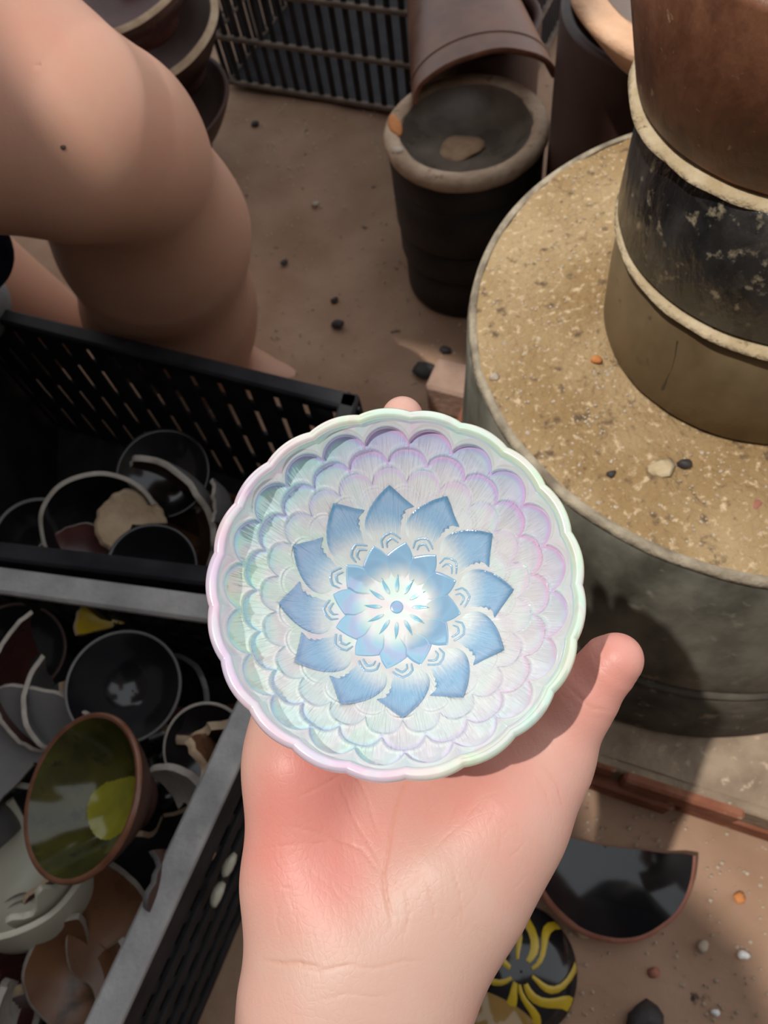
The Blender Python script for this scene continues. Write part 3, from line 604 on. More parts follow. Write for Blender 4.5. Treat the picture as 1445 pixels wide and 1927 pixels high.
# ================================================================== IMPLICIT BODIES
def cpt(px, py, t):
    return np.array([(px-W/2)/F*t, -(py-H/2)/F*t, -t])
class Body:
    """smooth union of tapered capsules, in camera-aligned metres (x right, y up, z towards the lens)"""
    def __init__(s): s.pr = []
    def cap(s, a, b, k=.012, sq=1.0):
        """a,b = (px,py,t,radius_px); sq>1 flattens along the view axis"""
        pa, pb = cpt(*a[:3]), cpt(*b[:3]); s.pr.append((pa, pb, a[3]*a[2]/F, b[3]*b[2]/F, k, sq)); return s
    def __call__(s, P):
        d = None
        for pa, pb, ra, rb, k, sq in s.pr:
            w = np.array([1, 1, sq], np.float32); A = (P-pa.astype(np.float32))*w; B = ((pb-pa)*w).astype(np.float32)
            h = np.clip((A@B)/max(float(B@B), 1e-9), 0, 1); q = A-h[..., None]*B
            e = np.sqrt((q*q).sum(-1))-(ra+(rb-ra)*h)
            if d is None: d = e
            else:
                hh = np.clip(.5+.5*(d-e)/k, 0, 1); d = d+(e-d)*hh-k*hh*(1-hh)
        return d
def nets(f, lo, hi, h):
    lo = np.asarray(lo, np.float32); n = np.ceil((np.asarray(hi)-lo)/h).astype(int)+1
    ax = [lo[i]+h*np.arange(n[i], dtype=np.float32) for i in range(3)]
    D = np.empty(n, np.float32)
    for i in range(n[0]):
        Yg, Zg = np.meshgrid(ax[1], ax[2], indexing='ij'); D[i] = f(np.stack([np.full_like(Yg, ax[0][i]), Yg, Zg], -1))
    S = D < 0
    c = np.zeros(n-1, np.int8)
    for a in (0, 1):
        for b in (0, 1):
            for d in (0, 1): c += S[a:n[0]-1+a, b:n[1]-1+b, d:n[2]-1+d]
    act = (c > 0) & (c < 8); idx = -np.ones(n-1, np.int64); I = np.argwhere(act); idx[act] = np.arange(len(I))
    V = lo+(I+.5)*h
    quads = []
    for axs in range(3):
        o = [k for k in range(3) if k != axs]
        sl0 = [slice(None)]*3; sl1 = [slice(None)]*3; sl0[axs] = slice(0, -1); sl1[axs] = slice(1, None)
        a, b = S[tuple(sl0)], S[tuple(sl1)]; E_ = np.argwhere(a != b)
        E_ = E_[(E_[:, o[0]] > 0) & (E_[:, o[1]] > 0) & (E_[:, o[0]] < n[o[0]]-1) & (E_[:, o[1]] < n[o[1]]-1)]
        flip = a[tuple(E_.T)]
        def at_(d0, d1):
            q = E_.copy(); q[:, o[0]] += d0; q[:, o[1]] += d1; return idx[tuple(q.T)]
        q = np.stack([at_(-1, -1), at_(0, -1), at_(0, 0), at_(-1, 0)], 1)
        fl_ = flip if axs != 1 else ~flip
        q[~fl_] = q[~fl_][:, ::-1]; quads.append(q)
    return V.astype(np.float32), np.concatenate(quads)
def newton(f, V, it=3, e=.0006):
    for _ in range(it):
        d = f(V); g_ = np.stack([f(V+np.array(v, np.float32)*e)-f(V-np.array(v, np.float32)*e) for v in np.eye(3)], -1)/(2*e)
        st = (d/np.maximum((g_*g_).sum(-1), .25))[:, None]*g_; ls = np.linalg.norm(st, axis=1)[:, None]; V = V-st*np.minimum(1, .004/np.maximum(ls, 1e-9))
    return V.astype(np.float32), g_
def subdiv(V, Q):
    E_ = np.sort(np.concatenate([Q[:, [0, 1]], Q[:, [1, 2]], Q[:, [2, 3]], Q[:, [3, 0]]]), 1)
    key = E_[:, 0].astype(np.int64)*len(V)+E_[:, 1]; u, inv = np.unique(key, return_inverse=True)
    em = (V[u//len(V)]+V[u % len(V)])/2; fm = V[Q].mean(1); nV, nE, nF = len(V), len(u), len(Q)
    e0, e1, e2, e3 = [inv[i*nF:(i+1)*nF]+nV for i in range(4)]; fc = np.arange(nF)+nV+nE
    Q2 = np.concatenate([np.stack(v, 1) for v in ((Q[:, 0], e0, fc, e3), (e0, Q[:, 1], e1, fc), (fc, e1, Q[:, 2], e2), (e3, fc, e2, Q[:, 3]))])
    return np.concatenate([V, em, fm]), Q2
def towards(V): return CPOS+V[:, :1]*CX+V[:, 1:2]*CY+V[:, 2:3]*CZ
def pxof(V): return np.stack([V[:, 0]/-V[:, 2]*F+W/2, -V[:, 1]/-V[:, 2]*F+H/2], 1)

def skin_mat(name, pale, pink, sss=.12, rough=.45, linescale=1.):
    m_ = bpy.data.materials.new(name); m_.use_nodes = True; nt = m_.node_tree; b = nt.nodes['Principled BSDF']; L = nt.links.new
    tc = _n(nt, 'ShaderNodeTexCoord')
    ar = _n(nt, 'ShaderNodeAttribute', attribute_name='red'); ac = _n(nt, 'ShaderNodeAttribute', attribute_name='crease')
    nz = _n(nt, 'ShaderNodeTexNoise'); nz.inputs['Scale'].default_value = 55; nz.inputs['Detail'].default_value = 5; L(tc.outputs['Object'], nz.inputs['Vector'])
    ad = _n(nt, 'ShaderNodeMath', operation='MULTIPLY_ADD'); L(nz.outputs[0], ad.inputs[0]); ad.inputs[1].default_value = .7; ad.inputs[2].default_value = -.35
    sm = _n(nt, 'ShaderNodeMath', operation='ADD', use_clamp=True); L(ad.outputs[0], sm.inputs[0]); L(ar.outputs['Fac'], sm.inputs[1])
    mx = _n(nt, 'ShaderNodeMix', data_type='RGBA'); L(sm.outputs[0], mx.inputs[0]); mx.inputs[6].default_value = (*pale, 1); mx.inputs[7].default_value = (*pink, 1)
    m2 = _n(nt, 'ShaderNodeMix', data_type='RGBA'); cm = _n(nt, 'ShaderNodeMath', operation='MULTIPLY'); L(ac.outputs['Fac'], cm.inputs[0]); cm.inputs[1].default_value = .60
    L(cm.outputs[0], m2.inputs[0]); L(mx.outputs[2], m2.inputs[6]); m2.inputs[7].default_value = (.62, .27, .17, 1); L(m2.outputs[2], b.inputs['Base Color'])
    b.inputs['Roughness'].default_value = rough; b.inputs['Specular IOR Level'].default_value = .4
    b.inputs['Subsurface Weight'].default_value = sss; b.inputs['Subsurface Radius'].default_value = (1., .35, .2); b.inputs['Subsurface Scale'].default_value = .004
    # fine dermal lines
    mp = _n(nt, 'ShaderNodeMapping'); mp.inputs['Scale'].default_value = (900*linescale, 260*linescale, 400*linescale); mp.inputs['Rotation'].default_value = (0, 0, .5); L(tc.outputs['Object'], mp.inputs[0])
    n3 = _n(nt, 'ShaderNodeTexNoise'); n3.inputs['Scale'].default_value = 1.; n3.inputs['Detail'].default_value = 3; L(mp.outputs[0], n3.inputs['Vector'])
    vo = _n(nt, 'ShaderNodeTexVoronoi', feature='DISTANCE_TO_EDGE'); vo.inputs['Scale'].default_value = 420*linescale; L(tc.outputs['Object'], vo.inputs['Vector'])
    vm = _n(nt, 'ShaderNodeMath', operation='MINIMUM'); L(vo.outputs['Distance'], vm.inputs[0]); vm.inputs[1].default_value = .16
    s1_ = _n(nt, 'ShaderNodeMath', operation='MULTIPLY_ADD'); L(vm.outputs[0], s1_.inputs[0]); s1_.inputs[1].default_value = 1.6; L(n3.outputs[0], s1_.inputs[2])
    s2_ = _n(nt, 'ShaderNodeMath', operation='MULTIPLY_ADD'); L(ac.outputs['Fac'], s2_.inputs[0]); s2_.inputs[1].default_value = -1.2; L(s1_.outputs[0], s2_.inputs[2])
    bp = _n(nt, 'ShaderNodeBump'); bp.inputs['Strength'].default_value = .16; bp.inputs['Distance'].default_value = .0006; L(s2_.outputs[0], bp.inputs['Height']); L(bp.outputs[0], b.inputs['Normal'])
    return m_
def gauss2(P, c, s): return np.exp(-((P-np.array(c))**2).sum(1)/(2*s*s))
def segd(P, pts):
    d = np.full(len(P), 1e9)
    for a, b in zip(pts[:-1], pts[1:]):
        a, b = np.array(a, float), np.array(b, float); ab = b-a; h = np.clip(((P-a)@ab)/(ab@ab), 0, 1); d = np.minimum(d, np.hypot(*(P-a-h[:, None]*ab).T))
    return d

# ---------------------------------------------------------------- hand
hb = Body()
hb.cap((620, 2120, .236, 176), (655, 1915, .246, 182), .02, 1.35)          # forearm to wrist
hb.cap((655, 1915, .246, 180), (690, 1800, .250, 180), .02, 1.40)
hb.cap((625, 1760, .254, 106), (580, 1640, .256, 92), .022, 1.1)            # hypothenar
hb.cap((580, 1640, .256, 90), (566, 1440, .258, 84), .022, 1.1)
hb.cap((566, 1440, .258, 82), (560, 1330, .266, 74), .02, 1.0)
hb.cap((760, 1760, .254, 130), (860, 1630, .254, 124), .026, 1.1)           # thenar
hb.cap((860, 1630, .254, 122), (952, 1520, .255, 102), .022, 1.05)
hb.cap((952, 1520, .255, 96), (1030, 1420, .258, 74), .016)                 # thumb metacarpal
hb.cap((1030, 1420, .258, 74), (1092, 1314, .255, 58), .010)                # thumb proximal
hb.cap((1092, 1314, .255, 58), (1150, 1248, .250, 47), .008)
hb.cap((1150, 1248, .250, 47), (1166, 1236, .248, 39), .006)                # thumb tip
hb.cap((700, 1760, .262, 120), (700, 1400, .276, 96), .02, 1.1)             # palm centre
hb.cap((760, 1600, .266, 100), (840, 1400, .276, 92), .02, 1.1)
for (kx, ky), (mx_, my_), (dx, dy), (tx, ty, tt), r in (((950, 1370), (905, 1130), (880, 960), (868, 850, .268), 50), ((830, 1335), (795, 1080), (770, 900), (757, 785, .262), 50), ((690, 1335), (672, 1090), (660, 930), (655, 820, .268), 48), ((575, 1370), (572, 1180), (570, 1060), (574, 960, .266), 42)):
    g_ = -.0066
    hb.cap((kx*.6+280, ky*.5+860, .275, r*1.5), (kx, ky, .284+g_, r*1.2), .016)
    hb.cap((kx, ky, .284+g_, r*1.2), (mx_, my_, .290+g_, r), .008)
    hb.cap((mx_, my_, .290+g_, r), (dx, dy, .283+g_, r*.92), .005)
    hb.cap((dx, dy, .283+g_, r*.92), (tx, ty, tt-.003, r*.78), .005)
HV, HQ = nets(hb, (-.062, -.185, -.315), (.100, .052, -.180), .0013)
HV, _ = newton(hb, HV, 3); HV, HQ = subdiv(HV, HQ); HV, HG = newton(hb, HV, 2)
HG = HG/np.linalg.norm(HG, axis=1)[:, None]
P2 = pxof(HV); facing = HG[:, 2] > -.1
creases = [([(738, 1740), (728, 1690), (722, 1640), (735, 1560), (760, 1480), (790, 1430)], 3.2, .60), ([(600, 1818), (560, 1812), (530, 1815), (495, 1806)], 3.4, .7), ([(540, 1816), (600, 1826), (650, 1818), (700, 1822), (760, 1808), (800, 1812)], 3.0, .32), ([(540, 1555), (600, 1565), (680, 1600), (720, 1650)], 2.2, .45),
    ([(640, 1480), (665, 1540), (700, 1600), (722, 1645)], 2.2, .4), ([(770, 1470), (830, 1440), (900, 1380)], 2.4, .6), ([(1020, 1440), (1048, 1480), (1062, 1520)], 2.2, .45), ([(1000, 1450), (1025, 1490), (1040, 1530)], 2.0, .4), ([(850, 1630), (866, 1690), (872, 1740)], 1.8, .5), ([(880, 1632), (900, 1690)], 1.8, .5), ([(800, 1650), (812, 1700), (822, 1750)], 1.8, .4), ([(760, 1670), (768, 1720), (760, 1770)], 1.8, .4),
    ([(1065, 1290), (1110, 1330), (1150, 1340)], 2.6, .45), ([(590, 1884), (650, 1872), (700, 1876), (760, 1862)], 3, .16), ([(560, 1500), (620, 1470), (700, 1430)], 2.0, .4), ([(470, 1600), (560, 1590), (640, 1580)], 1.8, .25), ([(650, 1430), (690, 1500), (716, 1580)], 2.0, .35)]
r_ = np.random.default_rng(4)
for k in range(90):
    x0, y0 = r_.uniform(490, 990), r_.uniform(1450, 1790); a_ = r_.normal(2.2 if x0 < 700 else 1.2, .5); l_ = r_.uniform(25, 80)
    creases.append(([(x0, y0), (x0+l_*.5*math.cos(a_)+r_.normal()*4, y0-l_*.5*math.sin(a_)), (x0+l_*math.cos(a_), y0-l_*math.sin(a_))], 1.5, r_.uniform(.12, .3)))
cr = np.zeros(len(HV))
for pts, w, s in creases:
    d = segd(P2+1.6*np.stack([np.sin(P2[:, 1]*.045+P2[:, 0]*.02), np.sin(P2[:, 0]*.05)], 1), pts); e0_ = np.minimum(np.hypot(*(P2-np.array(pts[0])).T), np.hypot(*(P2-np.array(pts[-1])).T)); cr = np.maximum(cr, s*np.exp(-(d/w)**2)*np.clip(.25+e0_/40, 0, 1))
cr *= facing
red = .20+.75*gauss2(P2, (590, 1440), 70)+.8*gauss2(P2, (600, 1640), 85)+.55*gauss2(P2, (540, 1560), 60)+.5*gauss2(P2, (880, 1490), 80)+.25*gauss2(P2, (760, 1550), 60)+.5*gauss2(P2, (1150, 1230), 70)+.35*gauss2(P2, (1050, 1340), 90)
red -= .35*gauss2(P2, (830, 1700), 80)+.3*gauss2(P2, (680, 1880), 110)
HV = HV-HG*(cr*.00042)[:, None]
hand = thing('hand', 'bare right hand, palm up with thumb out, holding the iridescent bowl', 'hand', towards(np.array([cpt(660, 1990, .25)]))[0])
M_skin = skin_mat('palm_skin', (.62, .395, .32), (.70, .265, .22))
part('palm_and_forearm', towards(HV), HQ, M_skin, hand, attrs=dict(red=np.clip(red, 0, 1), crease=cr))
# thumb nail on the far side of the tip
nV = []; nF = []
for i_ in range(7):
    for j_ in range(7):
        u, v = i_/6-.5, j_/6-.5
        q = cpt(1172+u*46+v*26, 1244-u*44+v*30, .2575); q = q+np.array([0, 0, -.0040+.010*v*v+.004*u*u]); nV.append(q)
for i_ in range(6):
    for j_ in range(6): nF.append((i_*7+j_, i_*7+j_+1, i_*7+j_+8, i_*7+j_+7))
part('thumb_nail', towards(np.array(nV)), nF, MAT['nail'], hand)

# ---------------------------------------------------------------- kneeling person's leg
lb = Body()
lb.cap((-420, 20, .60, 330), (-110, 140, .575, 262), .05, 1.0)
lb.cap((-110, 140, .575, 258), (150, 258, .58, 162), .05)
lb.cap((150, 258, .58, 158), (228, 285, .61, 108), .05)                      # knee
lb.cap((222, 238, .625, 92), (262, 300, .66, 88), .05)                      # kneecap bulge
lb.cap((240, 310, .66, 100), (285, 430, .78, 150), .08)                     # shin top / calf
lb.cap((285, 430, .78, 146), (322, 580, .95, 138), .08)
lb.cap((322, 580, .95, 134), (400, 690, 1.08, 72), .07)
lb.cap((400, 690, 1.10, 62), (470, 712, 1.125, 50), .03)                    # ankle, foot
lb.cap((470, 712, 1.125, 50), (600, 732, 1.105, 30), .02)
lb.cap((-190, 430, .86, 130), (60, 610, 1.02, 95), .03)                     # other shin behind
LV, LQ = nets(lb, (-.55, -.02, -1.22), (.02, .40, -.42), .009)
LV, _ = newton(lb, LV, 3); LV, LQ = subdiv(LV, LQ); LV, _ = newton(lb, LV, 2)
per = thing('person', 'person crouching at upper left, bare bent knee and shin in view', 'person', (-.1, .78, .0))
Pl = pxof(LV); red = .25+.4*gauss2(Pl, (60, 60), 120)+.3*gauss2(Pl, (300, 250), 60)
part('body', towards(LV), LQ, skin_mat('leg_skin', (.58, .345, .235), (.62, .28, .20), rough=.5, linescale=.5), per, attrs=dict(red=np.clip(red, 0, 1), crease=np.zeros(len(LV))))
# mole on the thigh
def hit(f, px, py, t0, t1):
    ts = np.linspace(t0, t1, 600); P_ = np.array([cpt(px, py, t) for t in ts], np.float32); d = f(P_); k = np.argmax(d < 0); return P_[k]
q = hit(lb, 118, 276, .40, .7); V, Fc = blob((0, 0, 0), .0022, .0022, .0010, 3, .1, 10); part('mole', towards(np.asarray(V)+q), Fc, MAT['mole'], per)
sb = Body(); sb.cap((-260, 380, .60, 150), (-70, 470, .70, 88), .03); SV, SQ = nets(sb, (-.55, .0, -.85), (-.25, .45, -.45), .008); SV, _ = newton(sb, SV, 2); part('shorts', towards(SV), SQ, MAT['navy'], per)
sb = Body(); sb.cap((-160, 540, .80, 110), (-75, 570, .85, 88), .03); SV, SQ = nets(sb, (-.6, .0, -1.0), (-.28, .4, -.6), .008); SV, _ = newton(sb, SV, 2); part('cloth_fold', towards(SV), SQ, MAT['greycloth'], per)

# ================================================================== IRIDESCENT BOWL
RB_, DB = .055, .040
RI = RB_-.0034
axc = camv(-.035, .31, 1.0)
rimc = att(742, 1096, .221)
orig = rimc-axc*DB
xl = nrm(CX-(CX@axc)*axc); yl = np.cross(axc, xl)
bowl = thing('iridescent_bowl', 'white iridescent scalloped bowl with blue lotus inside, held on the palm', 'bowl', orig)
bowl.rotation_euler = Matrix(np.stack([xl, yl, axc], 1).tolist()).to_euler()
def pearl():
    m_ = bpy.data.materials.new('pearl_glaze'); m_.use_nodes = True; nt = m_.node_tree; b = nt.nodes['Principled BSDF']; L = nt.links.new
    tc = _n(nt, 'ShaderNodeTexCoord'); at_ = _n(nt, 'ShaderNodeAttribute', attribute_name='blue'); ad = _n(nt, 'ShaderNodeAttribute', attribute_name='deep')
    mx = _n(nt, 'ShaderNodeMix', data_type='RGBA'); L(at_.outputs['Fac'], mx.inputs[0]); mx.inputs[6].default_value = (.73, .74, .71, 1); mx.inputs[7].default_value = (.20, .43, .66, 1)
    m2 = _n(nt, 'ShaderNodeMix', data_type='RGBA'); L(ad.outputs['Fac'], m2.inputs[0]); L(mx.outputs[2], m2.inputs[6]); m2.inputs[7].default_value = (.075, .24, .42, 1)
    # iridescent sheen painted into the base colour: nacre tints by angle and noise
    fp = _n(nt, 'ShaderNodeAttribute', attribute_name='sheen_hue'); lw = _n(nt, 'ShaderNodeAttribute', attribute_name='painted_sheen')
    nq = _n(nt, 'ShaderNodeTexNoise'); nq.inputs['Scale'].default_value = 45; nq.inputs['Detail'].default_value = 1.; L(tc.outputs['Object'], nq.inputs['Vector'])
    ph_ = _n(nt, 'ShaderNodeMath', operation='MULTIPLY_ADD'); L(nq.outputs[0], ph_.inputs[0]); ph_.inputs[1].default_value = .38; L(fp.outputs['Fac'], ph_.inputs[2])
    fr_ = _n(nt, 'ShaderNodeMath', operation='FRACT'); L(ph_.outputs[0], fr_.inputs[0])
    cr_ = _n(nt, 'ShaderNodeValToRGB'); L(fr_.outputs[0], cr_.inputs[0]); el = cr_.color_ramp.elements
    cols = ((0, (.78, .46, .66)), (.2, (.80, .66, .60)), (.36, (.62, .76, .44)), (.55, (.44, .76, .78)), (.75, (.50, .54, .86)), (.9, (.66, .48, .82)), (1, (.78, .46, .66)))
    el[0].color = (*cols[0][1], 1); el[1].position = 1; el[1].color = (*cols[-1][1], 1)
    for p_, c_ in cols[1:-1]:
        e_ = el.new(p_); e_.color = (*c_, 1)
    ml = _n(nt, 'ShaderNodeMix', data_type='RGBA'); L(lw.outputs['Fac'], ml.inputs[0]); L(m2.outputs[2], ml.inputs[6]); L(cr_.outputs[0], ml.inputs[7])
    L(ml.outputs[2], b.inputs['Base Color'])
    b.inputs['Coat Weight'].default_value = .9; b.inputs['Coat Roughness'].default_value = .04; b.inputs['Roughness'].default_value = .14; b.inputs['IOR'].default_value = 1.9
    b.inputs['Subsurface Weight'].default_value = .08; b.inputs['Subsurface Radius'].default_value = (1, 1, 1); b.inputs['Subsurface Scale'].default_value = .002
    nz = _n(nt, 'ShaderNodeTexNoise'); nz.inputs['Scale'].default_value = 38; nz.inputs['Detail'].default_value = 1.5; L(tc.outputs['Object'], nz.inputs['Vector'])
    rg = _n(nt, 'ShaderNodeMapRange'); rg.inputs[1].default_value = .3; rg.inputs[2].default_value = .7; rg.inputs[3].default_value = 330; rg.inputs[4].default_value = 620; L(nz.outputs[0], rg.inputs[0])
    L(rg.outputs[0], b.inputs['Thin Film Thickness']); b.inputs['Thin Film IOR'].default_value = 2.3
    # fine combed radial lines in the glaze
    sp = _n(nt, 'ShaderNodeSeparateXYZ'); L(tc.outputs['Object'], sp.inputs[0])
    an = _n(nt, 'ShaderNodeMath', operation='ARCTAN2'); L(sp.outputs[1], an.inputs[0]); L(sp.outputs[0], an.inputs[1])
    hy = _n(nt, 'ShaderNodeVectorMath', operation='LENGTH'); cb0 = _n(nt, 'ShaderNodeCombineXYZ'); L(sp.outputs[0], cb0.inputs[0]); L(sp.outputs[1], cb0.inputs[1]); L(cb0.outputs[0], hy.inputs[0])
    cb = _n(nt, 'ShaderNodeCombineXYZ'); L(an.outputs[0], cb.inputs[0]); L(hy.outputs['Value'], cb.inputs[1])
    mp = _n(nt, 'ShaderNodeMapping'); mp.inputs['Scale'].default_value = (55, 130, 1); L(cb.outputs[0], mp.inputs[0])
    n2 = _n(nt, 'ShaderNodeTexNoise'); n2.inputs['Scale'].default_value = 1.; n2.inputs['Detail'].default_value = 2; L(mp.outputs[0], n2.inputs['Vector'])
    k0 = _n(nt, 'ShaderNodeMapRange', interpolation_type='SMOOTHSTEP'); k0.inputs[1].default_value = .018; k0.inputs[2].default_value = .030; L(hy.outputs['Value'], k0.inputs[0])
    k1 = _n(nt, 'ShaderNodeMapRange', interpolation_type='SMOOTHSTEP'); k1.inputs[1].default_value = .051; k1.inputs[2].default_value = .046; L(hy.outputs['Value'], k1.inputs[0])
    kk = _n(nt, 'ShaderNodeMath', operation='MULTIPLY'); L(k0.outputs[0], kk.inputs[0]); L(k1.outputs[0], kk.inputs[1])
    ks = _n(nt, 'ShaderNodeMath', operation='MULTIPLY'); L(kk.outputs[0], ks.inputs[0]); ks.inputs[1].default_value = .7
    bp = _n(nt, 'ShaderNodeBump'); bp.inputs['Distance'].default_value = .0009; L(ks.outputs[0], bp.inputs['Strength']); L(n2.outputs[0], bp.inputs['Height']); L(bp.outputs[0], b.inputs['Normal'])
    return m_
M_pearl = pearl()
PB = 2.15
def zin(r): return DB*(np.asarray(r)/RI)**PB
def dzin(r): return DB*PB/RI*(np.asarray(r)/RI)**(PB-1)
NS = 21; PH = math.radians(90+3)        # lobe phase
def sstep(a, b, x):
    t = np.clip((x-a)/(b-a), 0, 1); return t*t*(3-2*t)
def relief(u, th, want=False):
    """height of the carved overlapping scales along the surface normal (towards the axis)"""
    d = np.zeros_like(u); wall = np.zeros_like(u); face = np.zeros_like(u)
    for uk, hk, ph, a_, L_, fan in ((.968, .066, 0., .0030, .15, .00080), (.885, .066, .5, .0026, .15, .00080), (.800, .085, 0., .0010, .26, .0), (.705, .075, .5, .00022, .25, .0)):
        x = 2*(((th-PH)*NS/(2*PI)+ph+.5) % 1-.5)
        ua = uk-hk*(1-np.sqrt(np.maximum(1-(.985*x)**2, 0)))
        e = ua-u; rp_ = sstep(0, .028 if fan else .016, e); body = -a_*(1-.55*x*x)*np.clip(1-e/L_, 0, 1)**1.2
        body = body+fan*(np.abs(x)-.35)*sstep(.03, .06, e)*np.clip(1-e/L_, 0, 1)-.00022*np.cos(x*PI*1.5)*sstep(.02, .05, e)*np.clip(1-e/L_, 0, 1)*(1 if fan else 0)
        lip = .00022*np.exp(-((e+.006)/.006)**2)
        d = (d+lip)*(1-rp_)+body*rp_; wall = wall*(1-rp_)+rp_*(1-sstep(.02, .05, e))*a_/.0022; face = face*(1-rp_)+rp_*np.clip(1-e/L_, 0, 1)*a_/.0016
    return (d, wall, face) if want else d
NA = 1050; th = np.linspace(0, 2*PI, NA, endpoint=False)
lob = np.abs(np.cos((th-PH)*NS/2))**.8          # 1 at lobe centre, 0 at dips
lob = lob-lob.mean()
rowsV = []; LW = []; FP = []
us = np.concatenate([np.linspace(.004, .5, 60), np.linspace(.5, .985, 176)[1:]])
for u in us:
    r0_ = RI*u; k = sstep(.80, 1.0, u)
    rr = r0_*(1+.017*lob*k); uu_ = np.full(NA, u); d, wl, fc_ = relief(uu_, th, True)
    zz_ = zin(r0_); sl_ = dzin(r0_); ln = math.sqrt(1+sl_*sl_); nr_, nz_ = -sl_/ln, 1/ln
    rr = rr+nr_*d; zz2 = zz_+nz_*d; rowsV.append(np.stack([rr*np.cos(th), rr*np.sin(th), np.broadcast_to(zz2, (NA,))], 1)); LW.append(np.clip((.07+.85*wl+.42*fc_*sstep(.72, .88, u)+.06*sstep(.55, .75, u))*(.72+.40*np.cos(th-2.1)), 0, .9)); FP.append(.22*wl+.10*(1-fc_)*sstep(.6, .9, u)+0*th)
# rounded lip
lr = .0018; zl = zin(RI*.985); cxl = RI*.985+lr*.95
for a_ in np.linspace(PI*.92, -PI*.25, 12):
    rr = (cxl+lr*math.cos(a_))*(1+.017*lob); zz_ = zl+.0012+lr*math.sin(a_)+.0005*lob
    rowsV.append(np.stack([rr*np.cos(th), rr*np.sin(th), zz_], 1))
# outside wall down to the foot
def zout(r): return np.maximum(DB*(np.asarray(r)/(RI+.0024))**PB-.0036, -.0036)
for u in np.linspace(.985, .42, 26):
    r0_ = (RI+.0024)*u; k = sstep(.6, 1.0, u); rr = r0_*(1+.017*lob*k); rowsV.append(np.stack([rr*np.cos(th), rr*np.sin(th), np.full(NA, float(zout(r0_)))], 1))
fr = (RI+.0024)*.42
for r0_, z0_ in ((fr-.0005, zout(fr)-.003), (fr-.001, -.0068), (fr-.0018, -.0074), (fr-.003, -.0074), (fr-.0036, -.0066), (fr-.004, -.0042), (.006, -.0040), (.0002, -.0040)):
    rowsV.append(np.stack([r0_*np.cos(th), r0_*np.sin(th), np.full(NA, float(z0_))], 1))
V = np.concatenate(rowsV); mrow = len(rowsV); ii = np.arange(mrow-1)[:, None]*NA; jj = np.arange(NA)[None]
Q = np.stack([ii+jj, ii+(jj+1) % NA, ii+NA+(jj+1) % NA, ii+NA+jj], -1).reshape(-1, 4)
cz0 = len(V); V = np.concatenate([V, [[0, 0, zin(0)], [0, 0, -.004]]])
nlip = mrow-len(LW)
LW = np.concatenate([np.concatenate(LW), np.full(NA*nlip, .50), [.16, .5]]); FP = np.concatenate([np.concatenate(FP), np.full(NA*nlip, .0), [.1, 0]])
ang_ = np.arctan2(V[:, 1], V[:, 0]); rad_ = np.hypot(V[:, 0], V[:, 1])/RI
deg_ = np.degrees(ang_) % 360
face_ph = np.interp(deg_, [0, 45, 90, 120, 150, 190, 230, 270, 315, 360], [.80, .76, .70, .58, .46, .36, .40, .55, .72, .80])  # hue of the painted sheen, set by angle round the inside
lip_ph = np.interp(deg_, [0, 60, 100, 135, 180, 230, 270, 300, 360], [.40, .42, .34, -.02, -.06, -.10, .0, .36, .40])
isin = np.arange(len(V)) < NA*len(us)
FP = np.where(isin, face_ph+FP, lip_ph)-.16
link('scalloped_body', mesh('scalloped_body', V, Q, M_pearl, attrs=dict(sheen_hue=FP, painted_sheen=LW)), bowl)
capF = [(cz0, int(k), int((k+1) % NA)) for k in range(0, NA)]
link('well_centre', mesh('well_centre', np.concatenate([rowsV[0], [[0, 0, 0]]]), [(NA, k, (k+1) % NA) for k in range(NA)], M_pearl), bowl)

